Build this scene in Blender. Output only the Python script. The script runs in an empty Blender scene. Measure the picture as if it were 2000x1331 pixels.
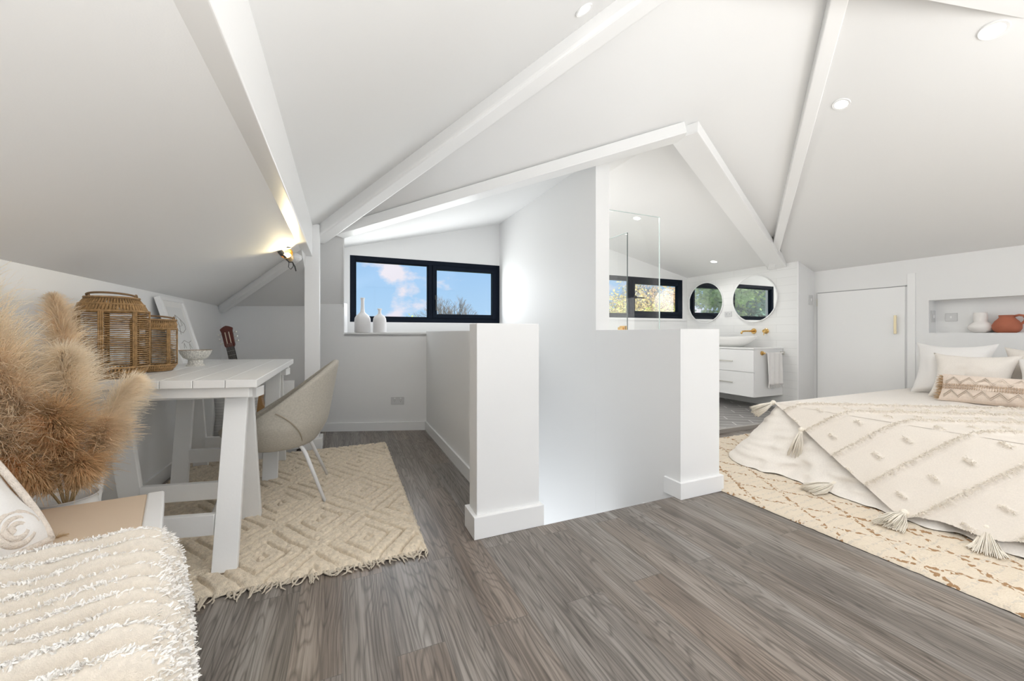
import bpy, math, random
from math import sin, cos, pi, radians, sqrt, exp
from mathutils import Vector, Matrix, noise
random.seed(7)
S = bpy.context.scene
COL = S.collection

# ------------------------------------------------------------------ camera
cd = bpy.data.cameras.new('camera'); cam = bpy.data.objects.new('camera', cd); COL.objects.link(cam)
cam.location = (0, 0, 1.0); cam.rotation_euler = (radians(90), 0, radians(-23.33))
cd.sensor_width = 36; cd.lens = 765/2000*36; cd.shift_y = -0.00775; cd.clip_start = .02; cd.clip_end = 200
S.camera = cam
# ------------------------------------------------------------------ colour management
S.view_settings.view_transform = 'Standard'; S.view_settings.look = 'None'
S.view_settings.exposure = 0.0; S.view_settings.gamma = 1.0; S.view_settings.use_curve_mapping = False
S.cycles.use_denoising = True
S.cycles.max_bounces = 10; S.cycles.diffuse_bounces = 6; S.cycles.transparent_max_bounces = 24
S.cycles.sample_clamp_indirect = 6
# ------------------------------------------------------------------ sky
W = bpy.data.worlds.new('sky'); S.world = W; W.use_nodes = True
nt = W.node_tree; nt.nodes.clear()
def N(t, typ, **k):
    n = t.nodes.new(typ)
    for a, b in k.items():
        if a.startswith('i_'): n.inputs[a[2:].replace('_', ' ')].default_value = b
        else: setattr(n, a, b)
    return n
def ramp(t, stops):
    r = t.nodes.new('ShaderNodeValToRGB'); e = r.color_ramp.elements
    while len(e) < len(stops): e.new(.5)
    for k, (p, c) in enumerate(stops):
        e[k].position = p; e[k].color = (*c, 1) if len(c) == 3 else c
    return r
tc = N(nt, 'ShaderNodeTexCoord'); sp = N(nt, 'ShaderNodeSeparateXYZ'); nt.links.new(tc.outputs['Generated'], sp.inputs[0])
grad = ramp(nt, [(0, (.50, .70, .90)), (.05, (.44, .67, .93)), (.35, (.25, .50, .88))]); nt.links.new(sp.outputs['Z'], grad.inputs[0])
mp = N(nt, 'ShaderNodeMapping'); mp.inputs['Scale'].default_value = (1, 1, 1.7); mp.inputs['Location'].default_value = (.33, .1, .02)
nt.links.new(tc.outputs['Generated'], mp.inputs[0])
nz = N(nt, 'ShaderNodeTexNoise', i_Scale=5.2, i_Detail=8, i_Roughness=.55); nt.links.new(mp.outputs[0], nz.inputs['Vector'])
cm = ramp(nt, [(.53, (0, 0, 0)), (.60, (1, 1, 1))]); nt.links.new(nz.outputs['Fac'], cm.inputs[0])
mix = N(nt, 'ShaderNodeMixRGB'); nt.links.new(cm.outputs[0], mix.inputs[0]); nt.links.new(grad.outputs[0], mix.inputs[1]); mix.inputs[2].default_value = (.86, .82, .90, 1)
bg = N(nt, 'ShaderNodeBackground', i_Strength=1.0); nt.links.new(mix.outputs[0], bg.inputs[0])
wo = N(nt, 'ShaderNodeOutputWorld'); nt.links.new(bg.outputs[0], wo.inputs[0])
# ------------------------------------------------------------------ large lights: added fill lamps, plus daylight at the left window
def area(name, loc, rot, sx, sy, power, col=(1, 1, 1)):
    l = bpy.data.lights.new(name, 'AREA'); l.shape = 'RECTANGLE'; l.size = sx; l.size_y = sy; l.energy = power; l.color = col
    o = bpy.data.objects.new(name, l); o.location = loc; o.rotation_euler = [radians(a) for a in rot]; COL.objects.link(o); return o
area('rear_fill', (2.0, -2.9, 1.25), (90, 0, 0), 4.6, 2.2, 12, (1, .985, .96))  # added fill lamp just inside the unseen rear opening
area('ceiling_bounce_fill', (1.9, -1.2, 1.15), (180, 0, 0), 3.0, 1.6, 122, (1, .99, .97))  # added lamp behind the camera, turned up to brighten the ceiling
fl_ = area('ceiling_bounce_fill_left', (.25, -.5, 1.12), (0, 0, 0), .9, .9, 35, (1, .985, .955)); fl_.rotation_mode = 'QUATERNION'; fl_.rotation_quaternion = Vector((-.35, .30, 1)).to_track_quat('-Z', 'Y')  # second added uplight, leaning toward the left ceiling slope
area('bathroom_fill', (2.85, 3.7, .45), (180, 0, 0), 1.3, 1.3, 15, (1, .985, .96))  # added upward fill for the bathroom ceiling; no fitting stands here
area('stairwell_fill', (1.4, 2.9, -1.55), (180, 0, 0), .8, 2.0, 12, (1, 1, 1))  # added lamp brightening the stairwell walls from underneath, source unseen
area('shower_fill', (2.12, 3.7, 2.34), (0, 0, 0), .18, 1.2, 12, (1, .99, .97))  # added lamp hidden behind the shower wall to brighten the bathroom
area('side_fill', (5.3, -1.5, 1.15), (90, 0, 90), 2.2, 1.1, 30, (1, .99, .97))  # added fill from the right, behind the camera; the wall has no window
area('window_daylight', (.97, 4.66, 1.5), (-90, 0, 0), 1.6, .6, 14, (.96, .98, 1))
sl = bpy.data.lights.new('sun', 'SUN'); sl.energy = 7; sl.angle = radians(2); sl.color = (1, .95, .86)
so = bpy.data.objects.new('sun', sl); so.rotation_euler = (radians(34), 0, radians(-12)); COL.objects.link(so)

# ------------------------------------------------------------------ materials
def mat(name, col, rough=.6, metal=0, bump=0, bscale=40, spec=.5, var=0, vscale=8, sheen=0, trans=0):
    m = bpy.data.materials.new(name); m.use_nodes = True; t = m.node_tree; b = t.nodes['Principled BSDF']
    b.inputs['Base Color'].default_value = (*col, 1); b.inputs['Roughness'].default_value = rough; b.inputs['Metallic'].default_value = metal
    b.inputs['Specular IOR Level'].default_value = spec
    if sheen: b.inputs['Sheen Weight'].default_value = sheen
    c = N(t, 'ShaderNodeTexCoord')
    if var:
        n = N(t, 'ShaderNodeTexNoise', i_Scale=vscale, i_Detail=6); t.links.new(c.outputs['Object'], n.inputs['Vector'])
        r = ramp(t, [(.3, tuple(x*(1-var) for x in col)), (.7, tuple(min(1, x*(1+var)) for x in col))])
        t.links.new(n.outputs['Fac'], r.inputs[0]); t.links.new(r.outputs[0], b.inputs['Base Color'])
    if bump:
        n = N(t, 'ShaderNodeTexNoise', i_Scale=bscale, i_Detail=4); t.links.new(c.outputs['Object'], n.inputs['Vector'])
        u = N(t, 'ShaderNodeBump', i_Strength=bump, i_Distance=.01); t.links.new(n.outputs['Fac'], u.inputs['Height']); t.links.new(u.outputs[0], b.inputs['Normal'])
    return m
def fabric(name, col, scale=900, bump=.3, var=.06, vscale=300, stripes=None):
    m = bpy.data.materials.new(name); m.use_nodes = True; t = m.node_tree; b = t.nodes['Principled BSDF']
    b.inputs['Roughness'].default_value = .95; b.inputs['Specular IOR Level'].default_value = .1; b.inputs['Sheen Weight'].default_value = .15
    c = N(t, 'ShaderNodeTexCoord'); n = N(t, 'ShaderNodeTexNoise', i_Scale=vscale, i_Detail=5); t.links.new(c.outputs['Object'], n.inputs['Vector'])
    r = ramp(t, [(.3, tuple(x*(1-var) for x in col)), (.7, tuple(min(1, x*(1+var)) for x in col))])
    t.links.new(n.outputs['Fac'], r.inputs[0]); t.links.new(r.outputs[0], b.inputs['Base Color'])
    n2 = N(t, 'ShaderNodeTexNoise', i_Scale=scale, i_Detail=2); t.links.new(c.outputs['Object'], n2.inputs['Vector'])
    u = N(t, 'ShaderNodeBump', i_Strength=bump, i_Distance=.004); t.links.new(n2.outputs['Fac'], u.inputs['Height']); t.links.new(u.outputs[0], b.inputs['Normal'])
    return m
def emit(name, col, s):
    m = bpy.data.materials.new(name); m.use_nodes = True; b = m.node_tree.nodes['Principled BSDF']
    b.inputs['Base Color'].default_value = (*col, 1); b.inputs['Emission Color'].default_value = (*col, 1); b.inputs['Emission Strength'].default_value = s
    return m
def clear_glass(name, tint=(.995, 1, .998), refl=.8):
    m = bpy.data.materials.new(name); m.use_nodes = True; t = m.node_tree; t.nodes.clear()
    a = N(t, 'ShaderNodeBsdfTransparent'); a.inputs[0].default_value = (*tint, 1); g = N(t, 'ShaderNodeBsdfGlossy'); g.inputs['Roughness'].default_value = .0
    f = N(t, 'ShaderNodeFresnel'); f.inputs[0].default_value = 1.45; x = N(t, 'ShaderNodeMixShader'); o = N(t, 'ShaderNodeOutputMaterial')
    q = N(t, 'ShaderNodeMath', operation='MULTIPLY'); q.inputs[1].default_value = refl; t.links.new(f.outputs[0], q.inputs[0])
    t.links.new(q.outputs[0], x.inputs[0]); t.links.new(a.outputs[0], x.inputs[1]); t.links.new(g.outputs[0], x.inputs[2]); t.links.new(x.outputs[0], o.inputs[0])
    return m
def thin(name, col, var=.15, tr=.4, vscale=30, dark=None):
    m = bpy.data.materials.new(name); m.use_nodes = True; t = m.node_tree; t.nodes.clear()
    d = N(t, 'ShaderNodeBsdfDiffuse'); l = N(t, 'ShaderNodeBsdfTranslucent'); x = N(t, 'ShaderNodeMixShader'); x.inputs[0].default_value = tr; o = N(t, 'ShaderNodeOutputMaterial')
    c = N(t, 'ShaderNodeTexCoord'); n = N(t, 'ShaderNodeTexNoise', i_Scale=vscale, i_Detail=4); t.links.new(c.outputs['Object'], n.inputs['Vector'])
    r = ramp(t, [(.33, dark or tuple(q*(1-var) for q in col)), (.67, tuple(min(1, q*(1+var)) for q in col))]); t.links.new(n.outputs['Fac'], r.inputs[0])
    for s in (d, l): t.links.new(r.outputs[0], s.inputs[0])
    t.links.new(d.outputs[0], x.inputs[1]); t.links.new(l.outputs[0], x.inputs[2]); t.links.new(x.outputs[0], o.inputs[0])
    return m
PAINT = mat('white_wall_paint', (.80, .80, .795), .55, bump=.03, bscale=300, spec=.3)
CEIL = mat('white_ceiling_paint', (.78, .78, .775), .7, bump=.02, bscale=200, spec=.2)
TRIM = mat('white_gloss_trim', (.84, .84, .835), .3)
DESKW = mat('white_painted_timber', (.82, .82, .81), .35, bump=.04, bscale=60)
BLACK = mat('black_window_frame', (.003, .007, .016), .5, spec=.12)
GOLD = mat('brushed_brass', (.72, .47, .18), .25, 1)
NICKEL = mat('pale_metal', (.70, .68, .62), .3, 1)
GLASS = clear_glass('clear_glass', refl=.3); AGLASS = clear_glass('coated_shower_glass', refl=.18)
CERAM = mat('white_ceramic', (.86, .85, .83), .25)
MATTC = mat('matte_white_ceramic', (.84, .81, .78), .7, bump=.08, bscale=60)
TERRA = mat('terracotta', (.42, .13, .07), .7, bump=.1, bscale=50, var=.1)
PLASTIC = mat('pale_grey_plastic', (.62, .62, .62), .4)
DARKP = mat('dark_plastic', (.03, .03, .03), .4)

# ---------- floor boards
def floor_mat():
    m = bpy.data.materials.new('grey_oak_boards'); m.use_nodes = True; t = m.node_tree; b = t.nodes['Principled BSDF']; L = t.links.new
    c = N(t, 'ShaderNodeTexCoord'); mp = N(t, 'ShaderNodeMapping'); mp.inputs['Rotation'].default_value = (0, 0, radians(90)); L(c.outputs['Object'], mp.inputs[0])
    br = N(t, 'ShaderNodeTexBrick', offset=.37, squash=1.0)
    for k, v in (('Color1', (0, 0, 0, 1)), ('Color2', (1, 1, 1, 1)), ('Mortar', (.5, .5, .5, 1)), ('Scale', 1.0), ('Mortar Size', .0012), ('Mortar Smooth', .1), ('Brick Width', 1.25), ('Row Height', .152)):
        br.inputs[k].default_value = v
    L(mp.outputs[0], br.inputs['Vector'])
    # per board random offset
    sc = N(t, 'ShaderNodeVectorMath', operation='SCALE'); sc.inputs['Scale'].default_value = 17.0; L(br.outputs['Color'], sc.inputs[0])
    ad = N(t, 'ShaderNodeVectorMath', operation='ADD'); L(c.outputs['Object'], ad.inputs[0]); L(sc.outputs[0], ad.inputs[1])
    m1 = N(t, 'ShaderNodeMapping'); m1.inputs['Scale'].default_value = (5.5, .62, 1); L(ad.outputs[0], m1.inputs[0])
    n1 = N(t, 'ShaderNodeTexNoise', i_Scale=1.6, i_Detail=2, i_Roughness=.4); L(m1.outputs[0], n1.inputs['Vector'])
    mu = N(t, 'ShaderNodeMath', operation='MULTIPLY'); mu.inputs[1].default_value = 44; L(n1.outputs['Fac'], mu.inputs[0])
    pp = N(t, 'ShaderNodeMath', operation='PINGPONG'); pp.inputs[1].default_value = 1.0; L(mu.outputs[0], pp.inputs[0])
    m2 = N(t, 'ShaderNodeMapping'); m2.inputs['Scale'].default_value = (130, 3.0, 1); L(ad.outputs[0], m2.inputs[0])
    n2 = N(t, 'ShaderNodeTexNoise', i_Scale=1, i_Detail=5, i_Roughness=.6); L(m2.outputs[0], n2.inputs['Vector'])
    m3 = N(t, 'ShaderNodeMapping'); m3.inputs['Scale'].default_value = (10, .8, 1); L(ad.outputs[0], m3.inputs[0])
    n3 = N(t, 'ShaderNodeTexNoise', i_Scale=1, i_Detail=3); L(m3.outputs[0], n3.inputs['Vector'])
    base = ramp(t, [(.28, (.155, .135, .118)), (.5, (.235, .212, .192)), (.72, (.345, .322, .302))]); L(n3.outputs['Fac'], base.inputs[0])
    g1 = ramp(t, [(0, (.50, .49, .48)), (.45, (1, 1, 1)), (1, (1.0, 1.0, 1.0))]); L(pp.outputs[0], g1.inputs[0])
    x1 = N(t, 'ShaderNodeMixRGB', blend_type='MULTIPLY'); x1.inputs[0].default_value = .8; L(base.outputs[0], x1.inputs[1]); L(g1.outputs[0], x1.inputs[2])
    g2 = ramp(t, [(.40, (.45, .44, .43)), (.56, (1, 1, 1))]); L(n2.outputs['Fac'], g2.inputs[0])
    x2 = N(t, 'ShaderNodeMixRGB', blend_type='MULTIPLY'); x2.inputs[0].default_value = .75; L(x1.outputs[0], x2.inputs[1]); L(g2.outputs[0], x2.inputs[2])
    tb = ramp(t, [(0, (1.04, .93, .84)), (.5, (.98, .95, .92)), (1, (1.08, 1.08, 1.08))]); L(br.outputs['Color'], tb.inputs[0])
    x3 = N(t, 'ShaderNodeMixRGB', blend_type='MULTIPLY'); x3.inputs[0].default_value = 1; L(x2.outputs[0], x3.inputs[1]); L(tb.outputs[0], x3.inputs[2])
    x4 = N(t, 'ShaderNodeMixRGB'); x4.inputs[2].default_value = (.06, .055, .05, 1); q = N(t, 'ShaderNodeMath', operation='MULTIPLY'); q.inputs[1].default_value = .55
    L(br.outputs['Fac'], q.inputs[0]); L(q.outputs[0], x4.inputs[0]); L(x3.outputs[0], x4.inputs[1]); L(x4.outputs[0], b.inputs['Base Color'])
    b.inputs['Roughness'].default_value = .34; b.inputs['Specular IOR Level'].default_value = .5
    u = N(t, 'ShaderNodeBump', i_Strength=.12, i_Distance=.003); L(n2.outputs['Fac'], u.inputs['Height']); L(u.outputs[0], b.inputs['Normal'])
    return m
FLOOR = floor_mat()

# ------------------------------------------------------------------ mesh builder
def V(*a): return Vector(a)
class MB:
    def __init__(s): s.v = []; s.f = []
    def add(s, vs, fs):
        k = len(s.v); s.v += [tuple(p) for p in vs]; s.f += [tuple(i+k for i in f) for f in fs]; return s
    def box(s, a, b):
        (x0, y0, z0), (x1, y1, z1) = a, b
        return s.add([(x0, y0, z0), (x1, y0, z0), (x1, y1, z0), (x0, y1, z0), (x0, y0, z1), (x1, y0, z1), (x1, y1, z1), (x0, y1, z1)],
                     [(3, 2, 1, 0), (4, 5, 6, 7), (0, 1, 5, 4), (1, 2, 6, 5), (2, 3, 7, 6), (3, 0, 4, 7)])
    def slab(s, pts, off):
        n = len(pts); off = Vector(off); P = [Vector(p) for p in pts]
        return s.add(P + [p+off for p in P], [tuple(range(n)), tuple(range(2*n-1, n-1, -1))] + [(i, i+n, (i+1) % n+n, (i+1) % n) for i in range(n)])
    def bar(s, p0, p1, w, h, up=(0, 0, 1), off=0):
        p0, p1 = Vector(p0), Vector(p1); d = (p1-p0).normalized(); sd = d.cross(Vector(up)).normalized(); u = sd.cross(d)
        vs = []
        for p in (p0, p1):
            for a, b in ((-1, -1), (1, -1), (1, 1), (-1, 1)): vs.append(p+sd*(a*w/2)+u*(b*h/2+off))
        return s.add(vs, [(3, 2, 1, 0), (4, 5, 6, 7), (0, 1, 5, 4), (1, 2, 6, 5), (2, 3, 7, 6), (3, 0, 4, 7)])
    def tube(s, path, r, n=8, cap=True):
        P = [Vector(p) for p in path]; m = len(P); R = r if isinstance(r, (list, tuple)) else [r]*m
        vs = []; prev = None
        for i, p in enumerate(P):
            d = (P[min(i+1, m-1)]-P[max(i-1, 0)]); d = d.normalized() if d.length > 1e-9 else V(0, 0, 1)
            if prev is None: a = d.orthogonal().normalized()
            else:
                a = prev - d*prev.dot(d); a = a.normalized() if a.length > 1e-6 else d.orthogonal().normalized()
            prev = a; b = d.cross(a)
            for k in range(n): vs.append(p+(a*cos(2*pi*k/n)+b*sin(2*pi*k/n))*R[i])
        fs = [(i*n+k, i*n+(k+1) % n, (i+1)*n+(k+1) % n, (i+1)*n+k) for i in range(m-1) for k in range(n)]
        if cap: fs += [tuple(range(n-1, -1, -1)), tuple(range((m-1)*n, m*n))]
        return s.add(vs, fs)
    def lathe(s, prof, c=(0, 0, 0), n=32, axis=None):
        m = len(prof); vs = []; c = Vector(c)
        Q = Matrix.Identity(3) if axis is None else V(0, 0, 1).rotation_difference(Vector(axis)).to_matrix()
        for r, z in prof:
            for k in range(n): vs.append(c+Q @ V(r*cos(2*pi*k/n), r*sin(2*pi*k/n), z))
        fs = [(i*n+k, i*n+(k+1) % n, (i+1)*n+(k+1) % n, (i+1)*n+k) for i in range(m-1) for k in range(n)]
        if prof[0] == prof[-1]: return s.add(vs, fs)
        if prof[0][0] > 1e-5: fs.append(tuple(range(n-1, -1, -1)))
        if prof[-1][0] > 1e-5: fs.append(tuple(range((m-1)*n, m*n)))
        return s.add(vs, fs)
    def grid(s, fn, nu, nv, keep=None):
        vs = [fn(i/nu, j/nv) for i in range(nu+1) for j in range(nv+1)]
        fs = []
        for i in range(nu):
            for j in range(nv):
                if keep and not keep((i+.5)/nu, (j+.5)/nv): continue
                a = i*(nv+1)+j; fs.append((a, a+nv+1, a+nv+2, a+1))
        return s.add(vs, fs)
    def strand(s, path, w):   # thin tapering ribbon
        P = [Vector(p) for p in path]; m = len(P); d = (P[-1]-P[0]); d = d.normalized() if d.length > 1e-9 else V(0, 0, 1)
        a = d.cross(V(random.uniform(-1, 1), random.uniform(-1, 1), random.uniform(-1, 1)+.01)); a = a.normalized() if a.length > 1e-6 else V(1, 0, 0)
        vs = []
        for i, p in enumerate(P):
            q = w*(1-i/m*.75); vs += [p-a*q, p+a*q]
        return s.add(vs, [(2*i, 2*i+1, 2*i+3, 2*i+2) for i in range(m-1)])
    def ball(s, c, r, n=12, m=8, sc=(1, 1, 1)):
        c = Vector(c); vs = []
        for i in range(m+1):
            t = pi*i/m
            for k in range(n): vs.append(c+V(r*sc[0]*sin(t)*cos(2*pi*k/n), r*sc[1]*sin(t)*sin(2*pi*k/n), r*sc[2]*cos(t)))
        return s.add(vs, [(i*n+k, (i+1)*n+k, (i+1)*n+(k+1) % n, i*n+(k+1) % n) for i in range(m) for k in range(n)])
    def xf(s, M, start=0): s.v[start:] = [tuple(M @ Vector(p)) for p in s.v[start:]]; return s
    def build(s, name, m, parent=None, label=None, cat=None, group=None, kind=None, smooth=0, bevel=0, solid=0, merge=0, local=False, subd=0):
        vs = [Vector(p) for p in s.v]; loc = V(0, 0, 0)
        if parent is None:
            xs = [p.x for p in vs]; ys = [p.y for p in vs]; zs = [p.z for p in vs]
            if kind != 'structure': loc = V((min(xs)+max(xs))/2, (min(ys)+max(ys))/2, min(zs))
        elif not local: loc = abs_loc(parent)
        me = bpy.data.meshes.new(name); me.from_pydata([tuple(p-loc) for p in vs], [], s.f); me.validate()
        me.materials.append(m)
        if smooth:
            me.polygons.foreach_set('use_smooth', [True]*len(me.polygons))
            if smooth != 1: me.set_sharp_from_angle(angle=radians(smooth))
        o = bpy.data.objects.new(name, me); COL.objects.link(o)
        if parent is None: o.location = loc
        else: o.parent = parent
        if bevel:
            b = o.modifiers.new('bevel', 'BEVEL'); b.width = bevel; b.segments = 3; b.limit_method = 'ANGLE'; b.angle_limit = radians(40); b.use_clamp_overlap = True
        if solid:
            q = o.modifiers.new('solid', 'SOLIDIFY'); q.thickness = solid; q.offset = 0
        if subd:
            q = o.modifiers.new('subd', 'SUBSURF'); q.levels = subd; q.render_levels = subd
        tag(o, label, cat, group, kind)
        o['_base'] = (0, 0, 0) ; del o['_base']
        return o
def abs_loc(o):
    l = V(0, 0, 0)
    while o is not None: l = l+o.location; o = o.parent
    return l
def tag(o, label=None, cat=None, group=None, kind=None):
    for k, v in (('label', label), ('category', cat), ('group', group), ('kind', kind)):
        if v: o[k] = v
    return o
def thing(name, loc, label, cat, group=None, rz=0):
    o = bpy.data.objects.new(name, None); COL.objects.link(o); o.location = loc; o.rotation_euler = (0, 0, rz); o.empty_display_size = .1
    return tag(o, label, cat, group)
def copy_tree(o, parent=None, loc=None, label=None):
    kids = list(o.children); c = o.copy(); COL.objects.link(c); c.parent = parent
    if loc is not None: c.location = loc
    if label: c['label'] = label
    for ch in kids: copy_tree(ch, c)
    return c
ST = 'structure'
def fbm(x, y, z=0, s=1): return noise.noise(V(x*s, y*s, z*s))
# ================================================================== THE SETTING
XL, XR, XM, YR = -1.113, 5.46, 5.15, -3.0
yo = lambda x: 4.329-.356*x                      # back wall behind the desk, slightly angled
MB().box((XL-.1, YR, -.1), (.94, 4.9, 0)).box((.94, YR, -.1), (1.866, 1.8, 0)).box((1.866, YR, -.1), (5.6, 4.9, 0)).build('floor', FLOOR, kind=ST)
# left wall, outlet wall with window recess, side walls
MB().box((XL-.12, YR, 0), (XL, 4.9, 1.30)).build('wall_left', PAINT, kind=ST)
w = MB()
w.slab([(XL, yo(XL), 0), (.01, yo(.01), 0), (.01, yo(.01), 1.30), (XL, yo(XL), 1.30)], (.03, .1, 0))
w.slab([(.01, yo(.01), 0), (.80, yo(.80), 0), (.80, yo(.80), .985), (.01, yo(.01), .985)], (.03, .1, 0))
w.slab([(.01, yo(.01), .96), (.80, yo(.80), .96), (.94, 4.0, .96), (1.86, 4.0, .96), (1.86, 4.73, .96), (.01, 4.73, .96)], (0, 0, .04))
w.box((.90, 4.0, -1.6), (1.86, 4.1, .96))
w.build('wall_behind_desk', PAINT, kind=ST)
w = MB()
zt = 2.75
w.box((-.05, 4.73, .9), (5.3, 4.88, 1.12)).box((-.05, 4.73, 1.12), (.07, 4.88, 1.868)).box((1.87, 4.73, 1.12), (2.95, 4.88, 1.868)).box((5.05, 4.73, 1.12), (5.3, 4.88, 1.85))
w.box((2.95, 4.73, 1.12), (5.05, 4.88, 1.225)).box((-.05, 4.73, 1.868), (2.95, 4.88, zt)).box((2.95, 4.73, 1.85), (5.3, 4.88, zt)).box((1.86, 4.73, 0), (5.3, 4.88, .9))
w.build('wall_back', PAINT, kind=ST)
# dormer cheek beside the window
MB().slab([(.01, 3.87, 1.95), (.01, 4.73, 1.95), (.01, 4.73, .98), (.01, yo(.01), .98), (.01, yo(.01), 1.26)], (-.01, 0, 0)).build('wall_window_cheek', PAINT, kind=ST)
# mirror wall, short return with the light switch, bed wall with niche and cupboard door
def tile_mat():
    m = bpy.data.materials.new('large_white_wall_tiles'); m.use_nodes = True; t = m.node_tree; b = t.nodes['Principled BSDF']; L = t.links.new
    c = N(t, 'ShaderNodeTexCoord'); mp = N(t, 'ShaderNodeMapping'); mp.inputs['Rotation'].default_value = (radians(90), 0, radians(90)); L(c.outputs['Object'], mp.inputs[0])
    sx = N(t, 'ShaderNodeSeparateXYZ'); L(c.outputs['Object'], sx.inputs[0]); cb = N(t, 'ShaderNodeCombineXYZ'); L(sx.outputs['Y'], cb.inputs[0]); L(sx.outputs['Z'], cb.inputs[1])
    br = N(t, 'ShaderNodeTexBrick', offset=.5)
    for k, v in (('Color1', (.82, .82, .81, 1)), ('Color2', (.80, .80, .79, 1)), ('Mortar', (.70, .70, .69, 1)), ('Scale', 1.0), ('Mortar Size', .002), ('Brick Width', .6), ('Row Height', .1)): br.inputs[k].default_value = v
    L(cb.outputs[0], br.inputs['Vector']); L(br.outputs['Color'], b.inputs['Base Color']); b.inputs['Roughness'].default_value = .25
    return m
TILEW = tile_mat()
MB().box((XM, 3.05, 0), (XM+.12, 4.78, 2.0)).build('wall_mirror', TILEW, kind=ST)
MB().box((XM, 3.03, 0), (XR+.1, 3.05, 2.0)).build('wall_switch_return', PAINT, kind=ST)
w = MB(); D = .14
w.box((XR, YR, 0), (XR+.2, .45, 1.85)).box((XR, .45, 0), (XR+.2, 3.03, .998)).box((XR, .45, 1.327), (XR+.2, 3.03, 1.85)).box((XR, 1.975, .998), (XR+.2, 3.03, 1.327)).box((XR+D, .45, .998), (XR+.2, 1.975, 1.327))
w.build('wall_right', PAINT, kind=ST)
# unseen rear gable wall (behind the camera), wide opening added to let daylight in
w = MB(); 
w.box((-1.3, YR-.12, 0), (-.3, YR, 3.2)).box((4.3, YR-.12, 0), (5.7, YR, 3.2)).box((-.3, YR-.12, 2.4), (4.3, YR, 3.2)).box((-.3, YR-.12, 0), (4.3, YR, .1))
w.build('wall_rear', PAINT, kind=ST)
fr = MB()
for x in (-.3, .85, 2.0, 3.15, 4.24): fr.box((x, YR-.08, .1), (x+.06, YR-.02, 2.4))
fr.box((-.3, YR-.08, .1), (4.3, YR-.02, .16)).box((-.3, YR-.08, 2.34), (4.3, YR-.02, 2.4))
fr.build('window_3', BLACK, kind=ST)  # unseen frame bars of the added rear opening
# ---- ceiling planes
AP = V(1.942, .834, 3.059); RG = V(1.942, YR, 3.059)
NN = V(-.239, 3.99, 1.914); Bv = V(.01, 3.87, 1.945); Av = V(2.3, 2.142, 2.515); Cv = V(XM, 3.30, 1.888); Fv = V(XM, 3.34, 1.879)
def ceil(name, *polys):
    c = MB()
    for p in polys: c.slab(p, (0, 0, .08))
    c.build(name, CEIL, kind=ST)
ceil('ceiling_left', [(XL-.05, YR, 1.235), (XL-.05, 4.75, 1.235), (-.30, 3.48, 1.655), (-.30, YR, 1.655)])
ceil('ceiling_middle', [(-.26, YR, 1.903), (-.26, 3.99, 1.903), AP, RG])
ceil('ceiling_back', [NN, Bv, Av, AP], [Av, Cv, Fv, AP])
ceil('ceiling_right', [AP, Fv, (XR+.05, 3.34, 1.747), (XR+.05, YR, 1.747), RG])
ceil('ceiling_back_low', [(XL-.02, 4.735, 1.26), (-.30, yo(-.3)+.02, 1.26), (-.30, 3.48, 1.655)], [(-.30, yo(-.3)+.02, 1.26), (.01, yo(.01)+.02, 1.26), (.01, 3.87, 1.945), (-.239, 3.99, 1.914)], [(-.30, 3.48, 1.655), (-.30, yo(-.3)+.02, 1.26), (-.239, 3.99, 1.914)])
ceil('ceiling_dormer', [Av, (2.3, 4.8, 2.515), (.01, 4.8, 1.945), Bv], [Av, Cv, (XM+.1, 4.8, 1.866), (2.3, 4.8, 2.515)])
# ---- beams
def trim(name, m=TRIM, bv=.004): return lambda b: b.build(name, m, kind=ST, bevel=bv)
MB().box((-.317, YR, 1.652), (-.239, 3.86, 1.99)).build('trim_1', TRIM, kind=ST, bevel=.006)
MB().box((-.302, 3.74, 0), (-.185, 3.86, 1.93)).box((-.325, 3.715, 0), (-.162, 3.88, .10)).build('trim_2', TRIM, kind=ST, bevel=.006)
MB().bar(V(-.22, 3.93, 1.87), AP-V(0, 0, .03), .13, .15).build('trim_3', TRIM, kind=ST, bevel=.02)
MB().bar(Fv-V(.05, 0, .0), AP-V(0, 0, .03), .085, .13).build('trim_4', TRIM, kind=ST, bevel=.008)
b4 = MB()
up = (Av-Bv).cross(V(1, 0, -.05))
b4.bar(Bv+V(-.05, .02, -.035), Av-V(0, 0, .035), .13, .085)
b4.build('trim_5', TRIM, kind=ST, bevel=.005)
MB().bar(Cv-V(-.04, 0, .03), Av-V(0, 0, .035), .20, .085).build('trim_6', TRIM, kind=ST, bevel=.005)
MB().bar((XL, 4.70, 1.235), (-.33, 3.55, 1.625), .09, .09).build('trim_7', TRIM, kind=ST, bevel=.035)
MB().slab([(.9, .93+.40, 2.6), (3.3, .93-.16, 2.6), (3.3, .55, 2.6), (.9, .95, 2.6)], (0, 0, .35)).build('trim_8', CEIL, kind=ST)
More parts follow.
